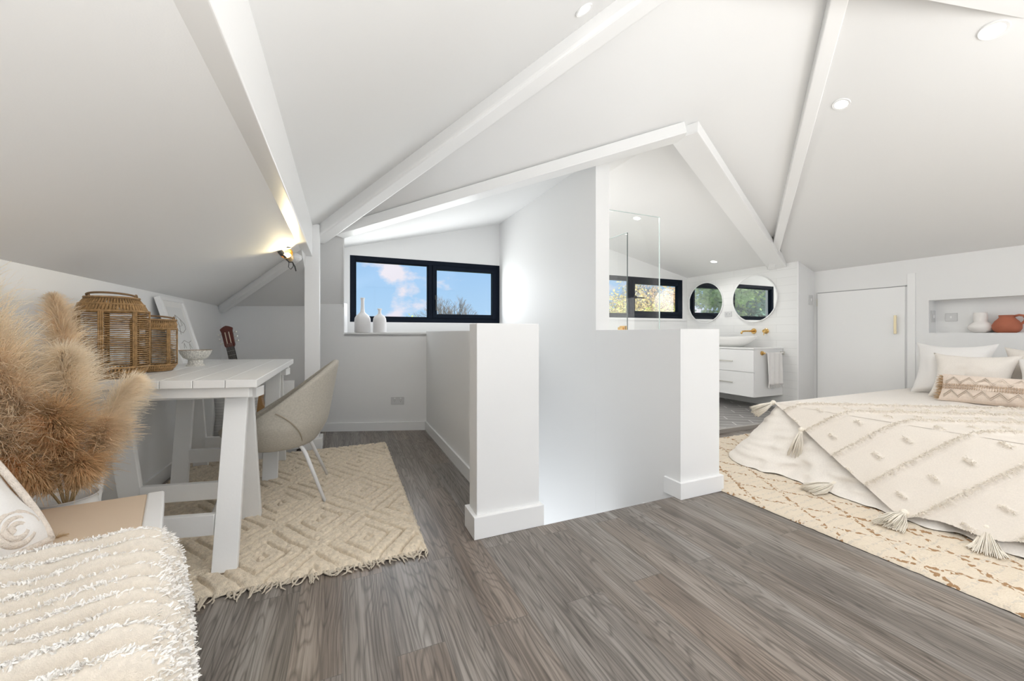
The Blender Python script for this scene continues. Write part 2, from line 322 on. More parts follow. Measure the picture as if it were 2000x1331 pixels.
# ---- half walls round the stairwell
PT = MB().box((.598, 1.82, 0), (.939, 1.94, 1.046)).build('wall_stair_post_left', PAINT, kind=ST, bevel=.004)
MB().box((.578, 1.798, 0), (.957, 1.96, .108)).build('baseboard_post_left', TRIM, kind=ST, bevel=.003)
MB().box((.787, 1.94, 0), (.90, 4.05, 1.012)).box((.80, 1.81, -1.6), (.94, 4.05, 0)).build('wall_stair_left', PAINT, kind=ST)
MB().box((.772, 1.96, 0), (.787, yo(.78), .09)).build('baseboard_stair_left', TRIM, kind=ST, bevel=.002)
w = MB().box((1.862, 1.86, -1.6), (1.995, 2.62, 1.02)).box((1.862, 1.76, -1.6), (2.19, 1.86, 1.022))
w.build('wall_stair_right', PAINT, kind=ST)
MB().slab([(1.862, 2.62, -1.6), (1.995, 2.62, -1.6), (1.995, 2.62, 2.46), (1.862, 2.62, 2.43)], (0, 2.11, 0)).build('wall_shower', PAINT, kind=ST, bevel=.003)
MB().box((1.845, 1.742, 0), (2.21, 1.88, .10)).build('baseboard_post_right', TRIM, kind=ST, bevel=.003)
MB().box((1.845, 1.8, -.30), (1.862, 2.07, -.145)).build('baseboard_stair_right', TRIM, kind=ST)
MB().box((.94, 1.78, -1.6), (1.86, 1.80, -.1)).build('wall_stair_front', PAINT, kind=ST)
st = MB()
for k in range(2): st.box((.94, 1.80+.27*k, -.19*(k+1)-.05), (1.86, 2.07+.27*k, -.19*(k+1)))
st.build('floor_stairs', FLOOR, kind=ST)
# baseboards
bb = MB().slab([(XL, yo(XL), 0), (.775, yo(.775), 0), (.775, yo(.775), .085), (XL, yo(XL), .085)], (-.004, -.014, 0)).build('baseboard_back', TRIM, kind=ST)
MB().box((XL, YR, 0), (XL+.014, 4.7, .085)).build('baseboard_left', TRIM, kind=ST)
MB().box((XR-.014, YR, 0), (XR, 2.1, .085)).build('baseboard_right', TRIM, kind=ST)
# ---- bathroom floor platform with herringbone tiles
def herring():
    m = bpy.data.materials.new('grey_floor_tiles'); m.use_nodes = True; t = m.node_tree; b = t.nodes['Principled BSDF']; L = t.links.new
    c = N(t, 'ShaderNodeTexCoord'); mp = N(t, 'ShaderNodeMapping'); mp.inputs['Rotation'].default_value = (0, 0, radians(35)); L(c.outputs['Object'], mp.inputs[0])
    br = N(t, 'ShaderNodeTexBrick', offset=.5)
    for k, v in (('Color1', (.22, .21, .20, 1)), ('Color2', (.27, .26, .25, 1)), ('Mortar', (.62, .61, .6, 1)), ('Scale', 1.0), ('Mortar Size', .006), ('Brick Width', .42), ('Row Height', .14)): br.inputs[k].default_value = v
    L(mp.outputs[0], br.inputs['Vector']); L(br.outputs['Color'], b.inputs['Base Color']); b.inputs['Roughness'].default_value = .4
    return m
MB().box((1.995, 2.78, 0), (XM, 4.73, .035)).build('floor_bathroom', herring(), kind=ST)
MB().box((1.995, 2.74, 0), (XM, 2.78, .04)).build('trim_9', mat('grey_stone_threshold', (.36, .34, .32), .5), kind=ST)

# ---- windows
def window(n, x0, x1, z0, z1, xm, fw, hx, left_fixed=True):
    y0, y1 = 4.735, 4.80
    fr = MB().box((x0, y0, z0), (x0+fw, y1, z1)).box((x1-fw, y0, z0), (x1, y1, z1)).box((x0+fw, y0, z1-fw), (x1-fw, y1, z1)).box((x0+fw, y0, z0), (x1-fw, y1, z0+fw)).box((xm-.025, y0, z0+fw), (xm+.025, y1, z1-fw))
    W_ = fr.build(f'window_{n}', BLACK, kind=ST, bevel=.003)
    s = .05
    for a, b, yy, ss in ((x0+fw, xm-.025, y0+.012, .012), (xm+.025, x1-fw, y0-.012, s)):
        sa = MB().box((a, yy, z0+fw), (a+ss, y1-.01, z1-fw)).box((b-ss, yy, z0+fw), (b, y1-.01, z1-fw)).box((a+ss, yy, z1-fw-ss), (b-ss, y1-.01, z1-fw)).box((a+ss, yy, z0+fw), (b-ss, y1-.01, z0+fw+ss)).build('window_sash', BLACK, W_, bevel=.003)
        MB().box((a+ss, 4.768, z0+fw+ss), (b-ss, 4.772, z1-fw-ss)).build('window_pane', GLASS, sa)
    hz = (z0+z1)/2
    return W_, hx, hz
w1, hx, hz = window(1, .07, 1.87, 1.12, 1.868, .97, .055, 1.02)
MB().tube([(1.03, 4.70, 1.43), (1.03, 4.698, 1.36), (1.03, 4.70, 1.27)], .007).box((1.018, 4.70, 1.40), (1.042, 4.724, 1.45)).build('window_handle', DARKP, w1)
w2, hx, hz = window(2, 2.95, 5.05, 1.225, 1.85, 4.0, .055, 4.1)
MB().tube([(4.06, 4.69, 1.53), (4.13, 4.685, 1.53), (4.22, 4.69, 1.53)], .009).box((4.045, 4.69, 1.515), (4.075, 4.724, 1.56)).build('window_handle', DARKP, w2)
MB().box((2.9, 4.715, 1.19), (5.1, 4.735, 1.22)).build('window_sill', TRIM, w2)
# ---- downlights
P_mid = lambda x, y: 1.914+.525*(x+.239)
P_right = lambda x, y: 1.765+.3677*(5.46-x)
P_dr = lambda x, y: 2.515-.22*(x-2.3)
BULB = emit('lit_lamp_glass', (1, .99, .97), 6)
dl = [(1.108, 1.66, P_mid, (-.525, 0, 1), 'small round downlight on the sloping ceiling beside the long diagonal beam at top centre', .038, 3),
      (3.169, .895, P_right, (.3677, 0, 1), 'large-looking round downlight near the top right corner', .05, 6),
      (3.194, 1.60, P_right, (.3677, 0, 1), 'round downlight glowing beside the right hand beam', .045, 10),
      (3.134, 3.60, P_dr, (.22, 0, 1), 'bathroom downlight seen above the tall glass shower panel', .045, 13),
      (4.71, 3.87, P_dr, (.22, 0, 1), 'bathroom downlight above the two round mirrors', .045, 11)]
for x, y, P, n, lab, r, pw in dl:
    z = P(x, y); n = V(*n).normalized(); c = V(x, y, z)-n*.002
    t = thing('downlight', tuple(c), lab, 'light', 'recessed ceiling downlights')
    MB().lathe([(r*.84, -.004), (r*1.12, -.006), (r*1.18, 0), (r*1.1, .004), (r*.84, -.004)], (0, 0, 0), 32, n).build('trim_ring', TRIM, t, local=True, smooth=40)
    MB().lathe([(0, -.003), (r*.86, -.003), (r*.86, .003)], (0, 0, 0), 32, n).build('lamp_glass', BULB, t, local=True)
    l = bpy.data.lights.new('downlight_lamp', 'SPOT'); l.energy = pw; l.spot_size = radians(150); l.spot_blend = .8; l.shadow_soft_size = .04; l.color = (1, .98, .95)
    o = bpy.data.objects.new('downlight_lamp', l); COL.objects.link(o); o.parent = t; o.location = -n*.03

# ================================================================== OBJECTS, LEFT SIDE
# ---- shaggy diamond rug
RX0, RX1, RY0, RY1 = -1.06, .355, 1.79, 3.65
def dia(x, y):
    u = ((x-.105)/.43) % 1.0; v = ((y-1.985)/.595) % 1.0
    u = min(u, 1-u); v = min(v, 1-v); m = 2*u+2*v
    return m if m < 1 else 2-m
def rug(s, t):
    x = RX0+(RX1-RX0)*s; y = RY0+(RY1-RY0)*t
    wx = x+.012*fbm(x, y, 3, 5); wy = y+.015*fbm(x, y, 8, 5)
    m = dia(wx, wy); h = .031
    for g in (.10, .46, .80): h -= .021*exp(-((m-g)/.036)**2)*(.85+.8*fbm(x, y, 1, 6))
    h += .0045*fbm(x, y, 0, 90)+.0028*fbm(x, y, 2, 45)
    e = min(s, 1-s)*(RX1-RX0); e2 = min(t, 1-t)*(RY1-RY0); h *= min(1, .25+min(e, e2)/.02)
    if s in (0, 1): x += .010*fbm(y, 0, 0, 25)
    if t in (0, 1): y += .012*fbm(x, 0, 0, 25)
    return (x, y, max(.002, h))
RUGM = fabric('cream_wool_pile', (.74, .64, .50), 260, .9, .13, 55)
rg = MB().grid(rug, 330, 430).build('rug', RUGM, label='cream shaggy rug with raised diamond pattern and fringed end, under the desk and chair', cat='rug', smooth=1)
f = MB(); random.seed(3)
for k in range(70):
    x = RX0+.01+(RX1-RX0-.02)*k/69; y = RY0+.006; L = random.uniform(.035, .075); a = random.uniform(-.9, .9); z = .012
    for q in range(2):
        p = V(x+random.uniform(-.006, .006), y, z); path = [p]
        ang = a+random.uniform(-.3, .3)
        for i in range(5):
            ang += random.uniform(-.75, .75); p = p+V(sin(ang)*.8, -abs(cos(ang)), 0)*(L/5); p.z = max(.005, p.z-.003); path.append(p.copy())
        f.tube(path, [.0045, .0042, .0038, .0035, .003, .0012], 5)
for k in range(45):
    x = RX0+.02+(RX1-RX0-.04)*k/44; p = V(x, RY1, .012); a = random.uniform(-.6, .6)
    f.tube([p, p+V(.01*a, .015, -.004), p+V(.03*a, .035, -.007)], [.0045, .004, .002], 5)
f.build('fringe', fabric('rug_fringe_yarn', (.60, .53, .43), 500, .5), rg, kind='stuff', smooth=1)

# ---- trestle desk along the left wall
DT = .80
FR, FL, BR, BL = V(-.337, 1.96, DT), V(-1.06, 2.16, DT), V(-.345, 3.38, DT), V(-1.06, 3.62, DT)
dk = thing('trestle_desk', (-.70, 2.7, .015), 'white timber trestle desk with plank top along the left wall', 'desk')
g = MB(); npl = 6
for k in range(npl):
    a, b = k/npl, (k+1)/npl-.0025
    g.slab([FR.lerp(FL, a), FR.lerp(FL, b), BR.lerp(BL, b), BR.lerp(BL, a)], (0, 0, -.034))
g.build('tabletop', DESKW, dk, bevel=.0025)
g = MB()
for (p, q) in ((FR, FL), (BR, BL)):
    s_ = 1 if p is FR else -1
    MB().bar(p+V(-.03, .045*s_, -.056), q+V(.03, .045*s_, -.056), .03, .044).build('apron', DESKW, dk, bevel=.002)
def leg(p0, p1, w, th):
    # flat board leg: wide in x, thin across
    return MB().bar(p0, p1, w, th, up=(0, 1, 0)).build('leg', DESKW, dk, bevel=.003)
for (cy, fy, ry) in ((2.20, 1.94, 2.46), (3.22, 3.02, 3.44)):
    for x, sk in ((-.445, 0), (-.955, .10)):
        leg(V(x, cy-.045+sk, .745), V(x, fy+sk, .018), .088, .032)
        leg(V(x, cy+.045+sk, .745), V(x, ry+sk, .018), .088, .032)
    MB().bar((-.36, cy-.02, .722), (-1.02, cy+.10, .722), .09, .045).build('trestle_beam', DESKW, dk, bevel=.002)
    for zz, sg in ((.20, -1), (.20, 1)):
        yy = (fy if sg < 0 else ry)-sg*.045*1; yy = cy + ((fy if sg < 0 else ry)-cy)*(1-(zz)/.745*.83)
        MB().bar((-.49, yy, zz), (-.91, yy+.09, zz), .03, .085).build('stretcher', DESKW, dk, bevel=.002)

# ---- tub chair
FELT = fabric('beige_wool_felt', (.50, .465, .40), 700, .35, .10, 120)
ch = thing('tub_chair', (-.36, 2.74, .02), 'beige felt tub chair with white tube legs, tucked in at the desk', 'chair')
CX, CY = -.37, 2.74
def shell(r_off):
    def fn(s, t):
        a = -pi*(.80)+2*pi*.80*s        # angle round the seat, 0 = back (+x)
        back = max(0, cos(a*.5))**2.6
        top = .46+.37*back
        z = .335+(top-.335)*t
        tt = (z-.335)/.48
        rx = (.155+.07*min(1, (z-.335)/.13)**.6)*(1+r_off); ry = (.165+.10*min(1, (z-.335)/.13)**.6)*(1+r_off)
        lean = .085*tt*(.3+.7*back)
        return (CX+.02+rx*cos(a)+lean, CY+ry*sin(a), z)
    return fn
sh = MB().grid(shell(0), 48, 20)
sh.build('shell', FELT, ch, smooth=1, solid=.034, subd=1)
MB().lathe([(0, .322), (.12, .324), (.17, .332), (.192, .345), (.185, .36)], (0, 0, 0), 40).xf(Matrix.Translation((CX+.02, CY, 0))).build('seat_base', FELT, ch, smooth=1)
MB().lathe([(0, .40), (.2, .40), (.245, .415), (.255, .435), (.24, .452), (.15, .46), (0, .462)], (0, 0, 0), 40).xf(Matrix.Translation((CX-.03, CY, 0))).build('seat', FELT, ch, smooth=1)
# stitched seams on both sides
for sg in (1, -1):
    pts = []
    fn = shell(.085)
    for k in range(12):
        t_ = k/11; pts.append(fn(.5-sg*(.17+.15*t_), .04+.80*t_))
    MB().tube(pts, .0035, 6).build('seam', mat('seam_thread', (.36, .31, .24), .9), ch)
WM = mat('white_powder_coated_metal', (.80, .80, .80), .3)
for sx in (1, -1):
    for sy in (1, -1):
        top = V(CX+sx*.12, CY+sy*.11, .335); mid = V(CX+sx*.15, CY+sy*.145, .325); low = V(CX+sx*.27, CY+sy*.225, .018)
        if sx > 0: low.x = -.095
        MB().tube([top, mid, mid.lerp(low, .12)+V(sx*.006, sy*.006, .0), low], [.010, .0105, .011, .0085], 12).build('leg', WM, ch, smooth=1)
# ---- classical guitar leaning in the corner behind the desk
gt = thing('guitar', (-.74, 4.12, .03), 'classical guitar with dark reddish headstock leaning against the wall behind the desk', 'guitar')
ROSE = mat('dark_red_rosewood', (.10, .025, .018), .25); SPR = mat('amber_spruce', (.52, .30, .13), .3); EBON = mat('dark_fretboard', (.035, .03, .03), .4)
# local frame: built upright facing -y, then leaned
GB = V(-.70, 3.99, .02); GT = V(-.945, 4.20, 1.05)
ax = (GT-GB).normalized(); side = ax.cross(V(0, 1, 0)).normalized(); nrm = side.cross(ax).normalized()
if nrm.y > 0: nrm = -nrm
Lg = (GT-GB).length
def G(u, v, w_): return GB+ax*(u*Lg)+side*v*1.15+nrm*w_
prof = [(0, .02), (.015, .10), (.06, .16), (.12, .182), (.19, .175), (.25, .140), (.30, .118), (.36, .118), (.41, .135), (.45, .135), (.48, .11), (.495, .05)]
b = MB(); ring = [(u, v) for u, v in prof]+[(u, -v) for u, v in reversed(prof)]
n_ = len(ring)
b.add([G(u, v, .045) for u, v in ring]+[G(u, v, -.045) for u, v in ring], [tuple(range(n_)), tuple(range(2*n_-1, n_-1, -1))]+[(i, i+n_, (i+1) % n_+n_, (i+1) % n_) for i in range(n_)])
b.build('body', SPR, gt, bevel=.004)
MB().lathe([(0, 0), (.043, 0), (.05, .001), (.05, -.001)], G(.345, 0, .047), 28, nrm).build('sound_hole', EBON, gt)
MB().slab([G(.30, .028, .046), G(.30, -.028, .046), G(.82, -.026, .046), G(.82, .026, .046)], nrm*.014).build('neck', EBON, gt, bevel=.002)
fb = MB()
for k in range(12): 
    u = .82-.038*(k+.9)*(1-.018*k); fb.tube([G(u, .026, .0615), G(u, -.026, .0615)], .0009, 4)
for k in range(6): fb.tube([G(.12, -.02+.008*k, .064), G(.85, -.018+.0072*k, .064)], .0005, 4)
fb.build('strings_and_frets', NICKEL, gt)
hs = [(.818, .026), (.835, .034), (.95, .036), (.975, .042), (.985, .030), (.993, .018), (1.0, .0), (.993, -.018), (.985, -.030), (.975, -.042), (.95, -.036), (.835, -.034), (.818, -.026)]
hd = MB(); n_ = len(hs); hd.add([G(u, v, .055) for u, v in hs]+[G(u, v, .035) for u, v in hs], [tuple(range(n_)), tuple(range(2*n_-1, n_-1, -1))]+[(i, i+n_, (i+1) % n_+n_, (i+1) % n_) for i in range(n_)])
hd = hd.build('headstock', ROSE, gt, bevel=.002)
for sg in (-1, 1):
    MB().bar(G(.85, sg*.012, .057), G(.945, sg*.012, .057), .007, .004, up=nrm).build('slot', mat('pale_slot', (.55, .45, .35), .5), hd)
    for k in range(3):
        u = .862+.037*k; MB().tube([G(u, sg*.030, .044), G(u, sg*.050, .044)], .003, 6).ball(G(u, sg*.056, .044), .008, 8, 6, (1, .6, 1.1)).build('tuning_peg', NICKEL, hd)
# ---- low white bench with cushion and throw, under the far end of the desk
lb = thing('low_bench', (-.75, 3.92, 0), 'low white bench on the floor beyond the far trestle of the desk', 'bench')
MB().box((-1.06, 3.70, .03), (-.34, 3.86, .11)).build('seat', DESKW, lb, bevel=.004)
for x in (-1.0, -.40): MB().box((x-.04, 3.72, 0), (x+.04, 3.80, .03)).build('leg', DESKW, lb)
for x in (-.975, -.42): MB().box((x-.045, 3.71, .11), (x+.045, 3.75, .60)).build('post', DESKW, lb, bevel=.003)
def pillow(name, mt, parent, c, w, h, d, rx=0, ry=0, rz=0, label=None, cat=None, group=None, n=26, pinch=.12, wr=.012, seed=0, kind=None, nz_=.25):
    M = Matrix.Translation(c) @ Matrix.Rotation(radians(rz), 4, 'Z') @ Matrix.Rotation(radians(rx), 4, 'X') @ Matrix.Rotation(radians(ry), 4, 'Y')
    b = MB()
    def side_(sg):
        def fn(s, t):
            u, v = 2*s-1, 2*t-1
            e = (1-abs(u)**2.6)*(1-abs(v)**2.6); th = max(0, e)**.48*d/2
            th *= 1+nz_*fbm(u*1.3+seed, v*1.3, seed, 1.2)
            k = 1-pinch*(1-abs(u)**1.5)*abs(v)**2.5; k2 = 1-pinch*(1-abs(v)**1.5)*abs(u)**2.5
            th += sg*0+wr*max(0, e)*fbm(u+seed, v, sg, 4)
            return (u*w/2*k2, sg*th, v*h/2*k)
        return fn
    b.grid(side_(-1), n, n); k0 = len(b.v); g2 = MB().grid(side_(1), n, n); g2.f = [tuple(reversed(q)) for q in g2.f]; b.add(g2.v, g2.f)
    b.xf(M)
    o = b.build(name, mt, parent, label, cat, group, smooth=1, kind=kind)
    return o, M
CANV = fabric('cream_cotton', (.80, .75, .69), 900, .25, .04, 200)
WHCOT = fabric('white_cotton', (.84, .82, .80), 900, .25, .02, 200)
def stripe_mat():
    m = bpy.data.materials.new('grey_striped_linen'); m.use_nodes = True; t = m.node_tree; b = t.nodes['Principled BSDF']; L = t.links.new
    c = N(t, 'ShaderNodeTexCoord'); w_ = N(t, 'ShaderNodeTexWave', wave_type='BANDS', bands_direction='Z', i_Scale=7.0); L(c.outputs['Object'], w_.inputs[0])
    r = ramp(t, [(.3, (.66, .65, .63)), (.42, (.30, .30, .31)), (.5, (.62, .61, .59))]); L(w_.outputs['Color'], r.inputs[0]); L(r.outputs[0], b.inputs['Base Color']); b.inputs['Roughness'].default_value = .9
    return m
pillow('cushion', stripe_mat(), None, (-.80, 3.82, .325), .32, .40, .11, rx=-8, label='grey and white striped cushion on the low bench beneath the desk', cat='cushion', seed=3)
fl = MB(); random.seed(5)
for k in range(60):
    c = V(random.uniform(-.86, -.60), random.uniform(3.72, 3.745), .14+random.random()*.2); 
    if c.x > -.72: c.z = .14+(c.z-.14)*.5
    fl.ball(c, random.uniform(.018, .034), 8, 6)
fl.build('throw_blanket', fabric('grey_pompom_yarn', (.60, .59, .59), 200, .9, .15, 60), label='fluffy pale grey pompom throw bunched on the low bench', cat='blanket', smooth=1)

# ---- baskets (rattan lanterns) on the desk
RAT = mat('woven_rattan', (.36, .215, .09), .7, bump=.5, bscale=180, var=.35, vscale=60); RATD = mat('dark_rattan_rim', (.22, .13, .06), .7, bump=.4, bscale=150)
def lantern(c, R, H, label, seed, cone):
    random.seed(seed); t = thing('rattan_lantern', c, label, 'lantern', 'rattan lanterns on the desk')
    r0 = R*.80; zc0 = H*.13 if cone else H*.12; zc1 = H*.83; rt = R*.72 if cone else R*.97
    # bottom and top woven bands: vertical twisted strokes
    for (za, ra, zb, rb, nm) in ((.004, r0, zc0, R, 'woven_base'), (zc1, R, H, rt, 'woven_collar')):
        b = MB(); nn = 64
        for k in range(nn):
            a = 2*pi*k/nn; a2 = a+.07
            for q in range(2):
                aa = a+q*.03
                b.tube([((ra)*cos(aa), (ra)*sin(aa), za), ((ra+rb)/2*1.03*cos(aa+.03), (ra+rb)/2*1.03*sin(aa+.03), (za+zb)/2), (rb*cos(a2), rb*sin(a2), zb)], .0032, 5)
        for (rr, zz) in ((ra, za), (rb, zb), ((ra+rb)/2, (za+zb)/2)):
            b.tube([((rr+.002)*cos(2*pi*k/40), (rr+.002)*sin(2*pi*k/40), zz+.003) for k in range(41)], .005, 6)
        b.build(nm, RAT, t, local=True, smooth=1)
    b = MB(); nr = int((zc1-zc0)/.0092)
    for i in range(nr):
        z = zc0+(zc1-zc0)*(i+.5)/nr
        b.tube([(R*(1+.012*random.uniform(-1, 1))*cos(2*pi*k/36), R*(1+.012*random.uniform(-1, 1))*sin(2*pi*k/36), z+random.uniform(-.0012, .0012)) for k in range(37)], .0021, 5, cap=False)
    b.build('wicker_rings', RAT, t, local=True, smooth=1)
    b = MB()
    for k in range(7):
        a = 2*pi*(k+.35)/7
        for q in (-.006, 0, .006):
            b.tube([((R+.003)*cos(a+q/R), (R+.003)*sin(a+q/R), zc0), ((R+.003)*cos(a+q/R), (R+.003)*sin(a+q/R), zc1)], .0035, 5)
    b.build('uprights', RAT, t, local=True, smooth=1)
    MB().lathe([(0, .002), (r0*.98, .002), (r0*.98, .01), (0, .01)], (0, 0, 0), 36).build('base_disc', RATD, t, local=True)
    b = MB(); b.tube([((rt+.001)*cos(2*pi*k/40), (rt+.001)*sin(2*pi*k/40), H+.002) for k in range(41)], .006, 6)
    b.build('rim', RATD, t, local=True, smooth=1)
    b = MB()
    hp = [(-rt*.95*cos(pi*k/16)*1.0+0, -rt*.86*sin(pi*k/16), H+.012+.010*sin(pi*k/16)) for k in range(17)]
    b.tube(hp, .0045, 6)
    for s_ in (0, -1):
        p = V(*hp[s_]); b.tube([p+V(0, .012*cos(2*pi*k/12), .012*sin(2*pi*k/12)-.004) for k in range(13)], .0025, 5)
    b.build('handle', RATD, t, local=True, smooth=1)
    MB().lathe([(0, .012), (R*.45, .012), (R*.47, .02), (R*.47, H*.42), (R*.45, H*.42), (R*.45, .02), (0, .02)], (0, 0, 0), 28).build('glass_cup', GLASS, t, local=True, smooth=30)
lantern((-.94, 2.30, DT), .118, .350, 'larger rattan lantern with tapered collar, on the near end of the desk', 2, True)
lantern((-.90, 2.60, DT), .088, .262, 'smaller straight rattan lantern behind the large one on the desk', 4, False)
# ---- framed print leaning on the wall
pf = thing('picture_frame', (-.96, 3.37, DT), 'white framed pale sketch print leaning on the wall above the desk', 'picture')
P0, P1 = V(-.95, 3.17, DT), V(-.95, 3.57, DT); UPV = (V(-1.07, 3.17, 1.235)-P0); OFF = V(-.028, 0, -.010)
def PF(s, t, d=0): return P0.lerp(P1, s)+UPV*t+V(-.94, 0, -.34).normalized()*d
fm = MB()
for (a, b_, c, d) in ((0, 1, 0, .05), (0, 1, .95, 1), (0, .06, .05, .95), (.94, 1, .05, .95)):
    fm.slab([PF(a, c, 0), PF(b_, c, 0), PF(b_, d, 0), PF(a, d, 0)], V(-.94, 0, -.34).normalized()*.032)
fm.build('frame', TRIM, pf, bevel=.0015)
MB().slab([PF(.06, .05, .010), PF(.94, .05, .010), PF(.94, .95, .010), PF(.06, .95, .010)], V(-.94, 0, -.34).normalized()*.004).build('mount_board', mat('off_white_card', (.76, .75, .73), .8), pf)
MB().slab([PF(.18, .14, .0085), PF(.82, .14, .0085), PF(.82, .86, .0085), PF(.18, .86, .0085)], V(-.94, 0, -.34).normalized()*.001).build('print', mat('pale_paper', (.70, .70, .69), .8), pf)
sk = MB(); ink = mat('soft_grey_ink', (.38, .36, .34), .8)
for (pts) in ([(.30, .62), (.42, .74), (.58, .68), (.72, .60)], [(.30, .62), (.34, .50), (.52, .46), (.70, .52), (.72, .60)], [(.42, .74), (.46, .56), (.40, .44)], [(.30, .30), (.45, .34), (.62, .30), (.76, .33)], [(.34, .22), (.40, .30), (.44, .22)], [(.6, .2), (.64, .29), (.70, .21)], [(.46, .56), (.60, .58), (.58, .68)]):
    sk.tube([PF(a, b_, .0075) for a, b_ in pts], .0016, 4)
sk.build('sketch_lines', ink, pf)
# ---- pedestal bowl
SPK = mat('speckled_stoneware', (.62, .60, .55), .75, bump=.4, bscale=90, var=.35, vscale=140)
bw = thing('pedestal_bowl', (-.815, 2.92, DT), 'small speckled stoneware pedestal bowl in front of the framed print', 'bowl')
MB().lathe([(.030, .0), (.046, .0), (.046, .005), (.038, .012), (.036, .036), (.030, .038)], (-.815, 2.92, DT), 36).build('foot', SPK, bw, smooth=40)
MB().lathe([(0, .036), (.034, .036), (.060, .050), (.074, .075), (.080, .094), (.076, .094), (.068, .078), (.05, .056), (0, .048)], (-.815, 2.92, DT), 40).build('bowl_body', SPK, bw, smooth=50)
MB().lathe([(.075, .0935), (.0805, .0935), (.0808, .0955), (.075, .0955), (.075, .0935)], (-.815, 2.92, DT), 40).build('rim', mat('brown_glazed_rim', (.34, .24, .15), .6), bw, smooth=1)
# ================================================================== FOREGROUND LEFT
# ---- pampas grass in a tall floor vase
PV = V(-.90, 1.90, 0)
pg = thing('pampas_arrangement', PV, 'white floor vase of tan pampas plumes at the left edge before the desk', 'plant')
MB().lathe([(0, 0), (.075, 0), (.082, .01), (.098, .16), (.095, .30), (.078, .395), (.080, .412), (.087, .418), (.080, .420), (.070, .40), (.066, .30), (0, .28)], PV, 40).build('vase', CERAM, pg, smooth=50)
PAMP = [thin('tan_pampas', (.86, .73, .56), .12, .5, 14), thin('pale_pampas', (.93, .84, .70), .06, .5, 14), thin('brown_pampas', (.74, .54, .33), .2, .45, 14)]
STEM = mat('dry_stem', (.48, .34, .18), .8)
def plume(base, ctrl, tip, L, wid, n, m, seed):
    random.seed(seed)
    B, C_, T = V(*base), V(*ctrl), V(*tip)
    q = lambda t: B*(1-t)**2+C_*2*t*(1-t)+T*t*t
    b = MB(); 
    t0 = 1-L
    for k in range(int(n*4.2)):
        t = t0+L*random.random()**.85
        p = q(t); d = (q(min(1, t+.03))-q(t-.03)).normalized()
        env = sin(pi*min(1, max(0, (t-t0)/L))**.75)**.7*.9+.12
        a = d.orthogonal().normalized(); a.rotate(Matrix.Rotation(random.uniform(0, 2*pi), 3, d))
        ln = wid*env*random.uniform(.5, 1.6)
        dirv = (d*random.uniform(1.0, 2.2)+a*random.uniform(.35, 1.0)).normalized(); path = [p]
        st = ln*1.5/4; c = dirv.copy()
        for i in range(4):
            c = (c+V(.05, -.02, -.16*(i+1)*.5)+V(random.uniform(-.2, .2), random.uniform(-.2, .2), random.uniform(-.15, .15))).normalized()
            p = p+c*st; p.x = max(p.x, -1.09); p.z = min(p.z, 1.24+.5*(p.x+1.113)); path.append(p.copy())
        b.strand(path, random.uniform(.0006, .0012))
    o = b.build('plume', m, pg)
    MB().tube([q(k/8) for k in range(9)], [.003]*8+[.001], 6).build('stem', STEM, o)
mouth = (PV.x, PV.y, .36)
pl = [((-.93, 1.85, .85), (-1.03, 1.52, 1.28), .62, .085, 1500, 1, 1), ((-.90, 1.75, .80), (-.98, 1.50, 1.10), .62, .085, 1500, 0, 2),
      ((-.88, 1.93, .80), (-.95, 1.93, 1.13), .60, .055, 1300, 0, 3), ((-.90, 1.80, .70), (-1.0, 1.58, .96), .62, .09, 1500, 0, 4),
      ((-.86, 1.86, .72), (-.86, 1.80, .93), .62, .075, 1400, 1, 5), ((-.82, 1.90, .66), (-.72, 1.93, .82), .60, .060, 1000, 1, 6),
      ((-.92, 1.74, .62), (-.99, 1.56, .80), .66, .09, 1500, 0, 7), ((-.86, 1.82, .60), (-.86, 1.72, .74), .66, .085, 1400, 2, 8),
      ((-.80, 1.86, .58), (-.76, 1.83, .68), .66, .065, 1100, 0, 9), ((-.90, 1.78, .54), (-.92, 1.66, .60), .7, .075, 1300, 2, 10),
      ((-.84, 1.84, .52), (-.80, 1.76, .56), .7, .065, 1000, 2, 11)]
for c_, t_, L_, w_, n_, m_, s_ in pl: plume(mouth, c_, t_, L_, w_, n_, PAMP[m_], s_)
# ---- white bench seat, foreground
K = V(-.572, 1.735, .45); tv = V(-.299, .954, 0); fe = V(-.985, -.10, 0)
bn = thing('bench', (-.8, 1.2, 0), 'white bench with beige seat pad in the left foreground, half covered by the ruffled throw', 'bench')
BEI = mat('beige_seat_pad', (.66, .53, .40), .6, bump=.05, bscale=300)
g = MB(); 
a0, a1 = K+fe*.045, K-tv*1.45+fe*.045
g.slab([a0-V(0, 0, .003), a1-V(0, 0, .003), V(-1.06, .45, .447), V(-1.06, 1.69, .447)], (0, 0, -.045))
g.build('seat_pad', BEI, bn, bevel=.006)
g = MB(); g.slab([K, K-tv*1.45, K-tv*1.45+fe*.046, K+fe*.046], (0, 0, -.062)); g.build('edge_board', TRIM, bn, bevel=.006)
g = MB(); g.slab([K-tv*.03-V(0, 0, .062)+fe*.01, K-tv*1.40-V(0, 0, .062)+fe*.01, K-tv*1.40-V(0, 0, .062)+fe*.035, K-tv*.03-V(0, 0, .062)+fe*.035], (0, 0, -.09)); g.build('apron', TRIM, bn)
for s_, w_ in ((.06, .04), (1.36, .04), (.06, .42), (1.36, .30)):
    p = K-tv*s_+fe*w_; MB().box((p.x-.025, p.y-.025, 0), (p.x+.025, p.y+.025, .39)).build('leg', TRIM, bn, bevel=.003)
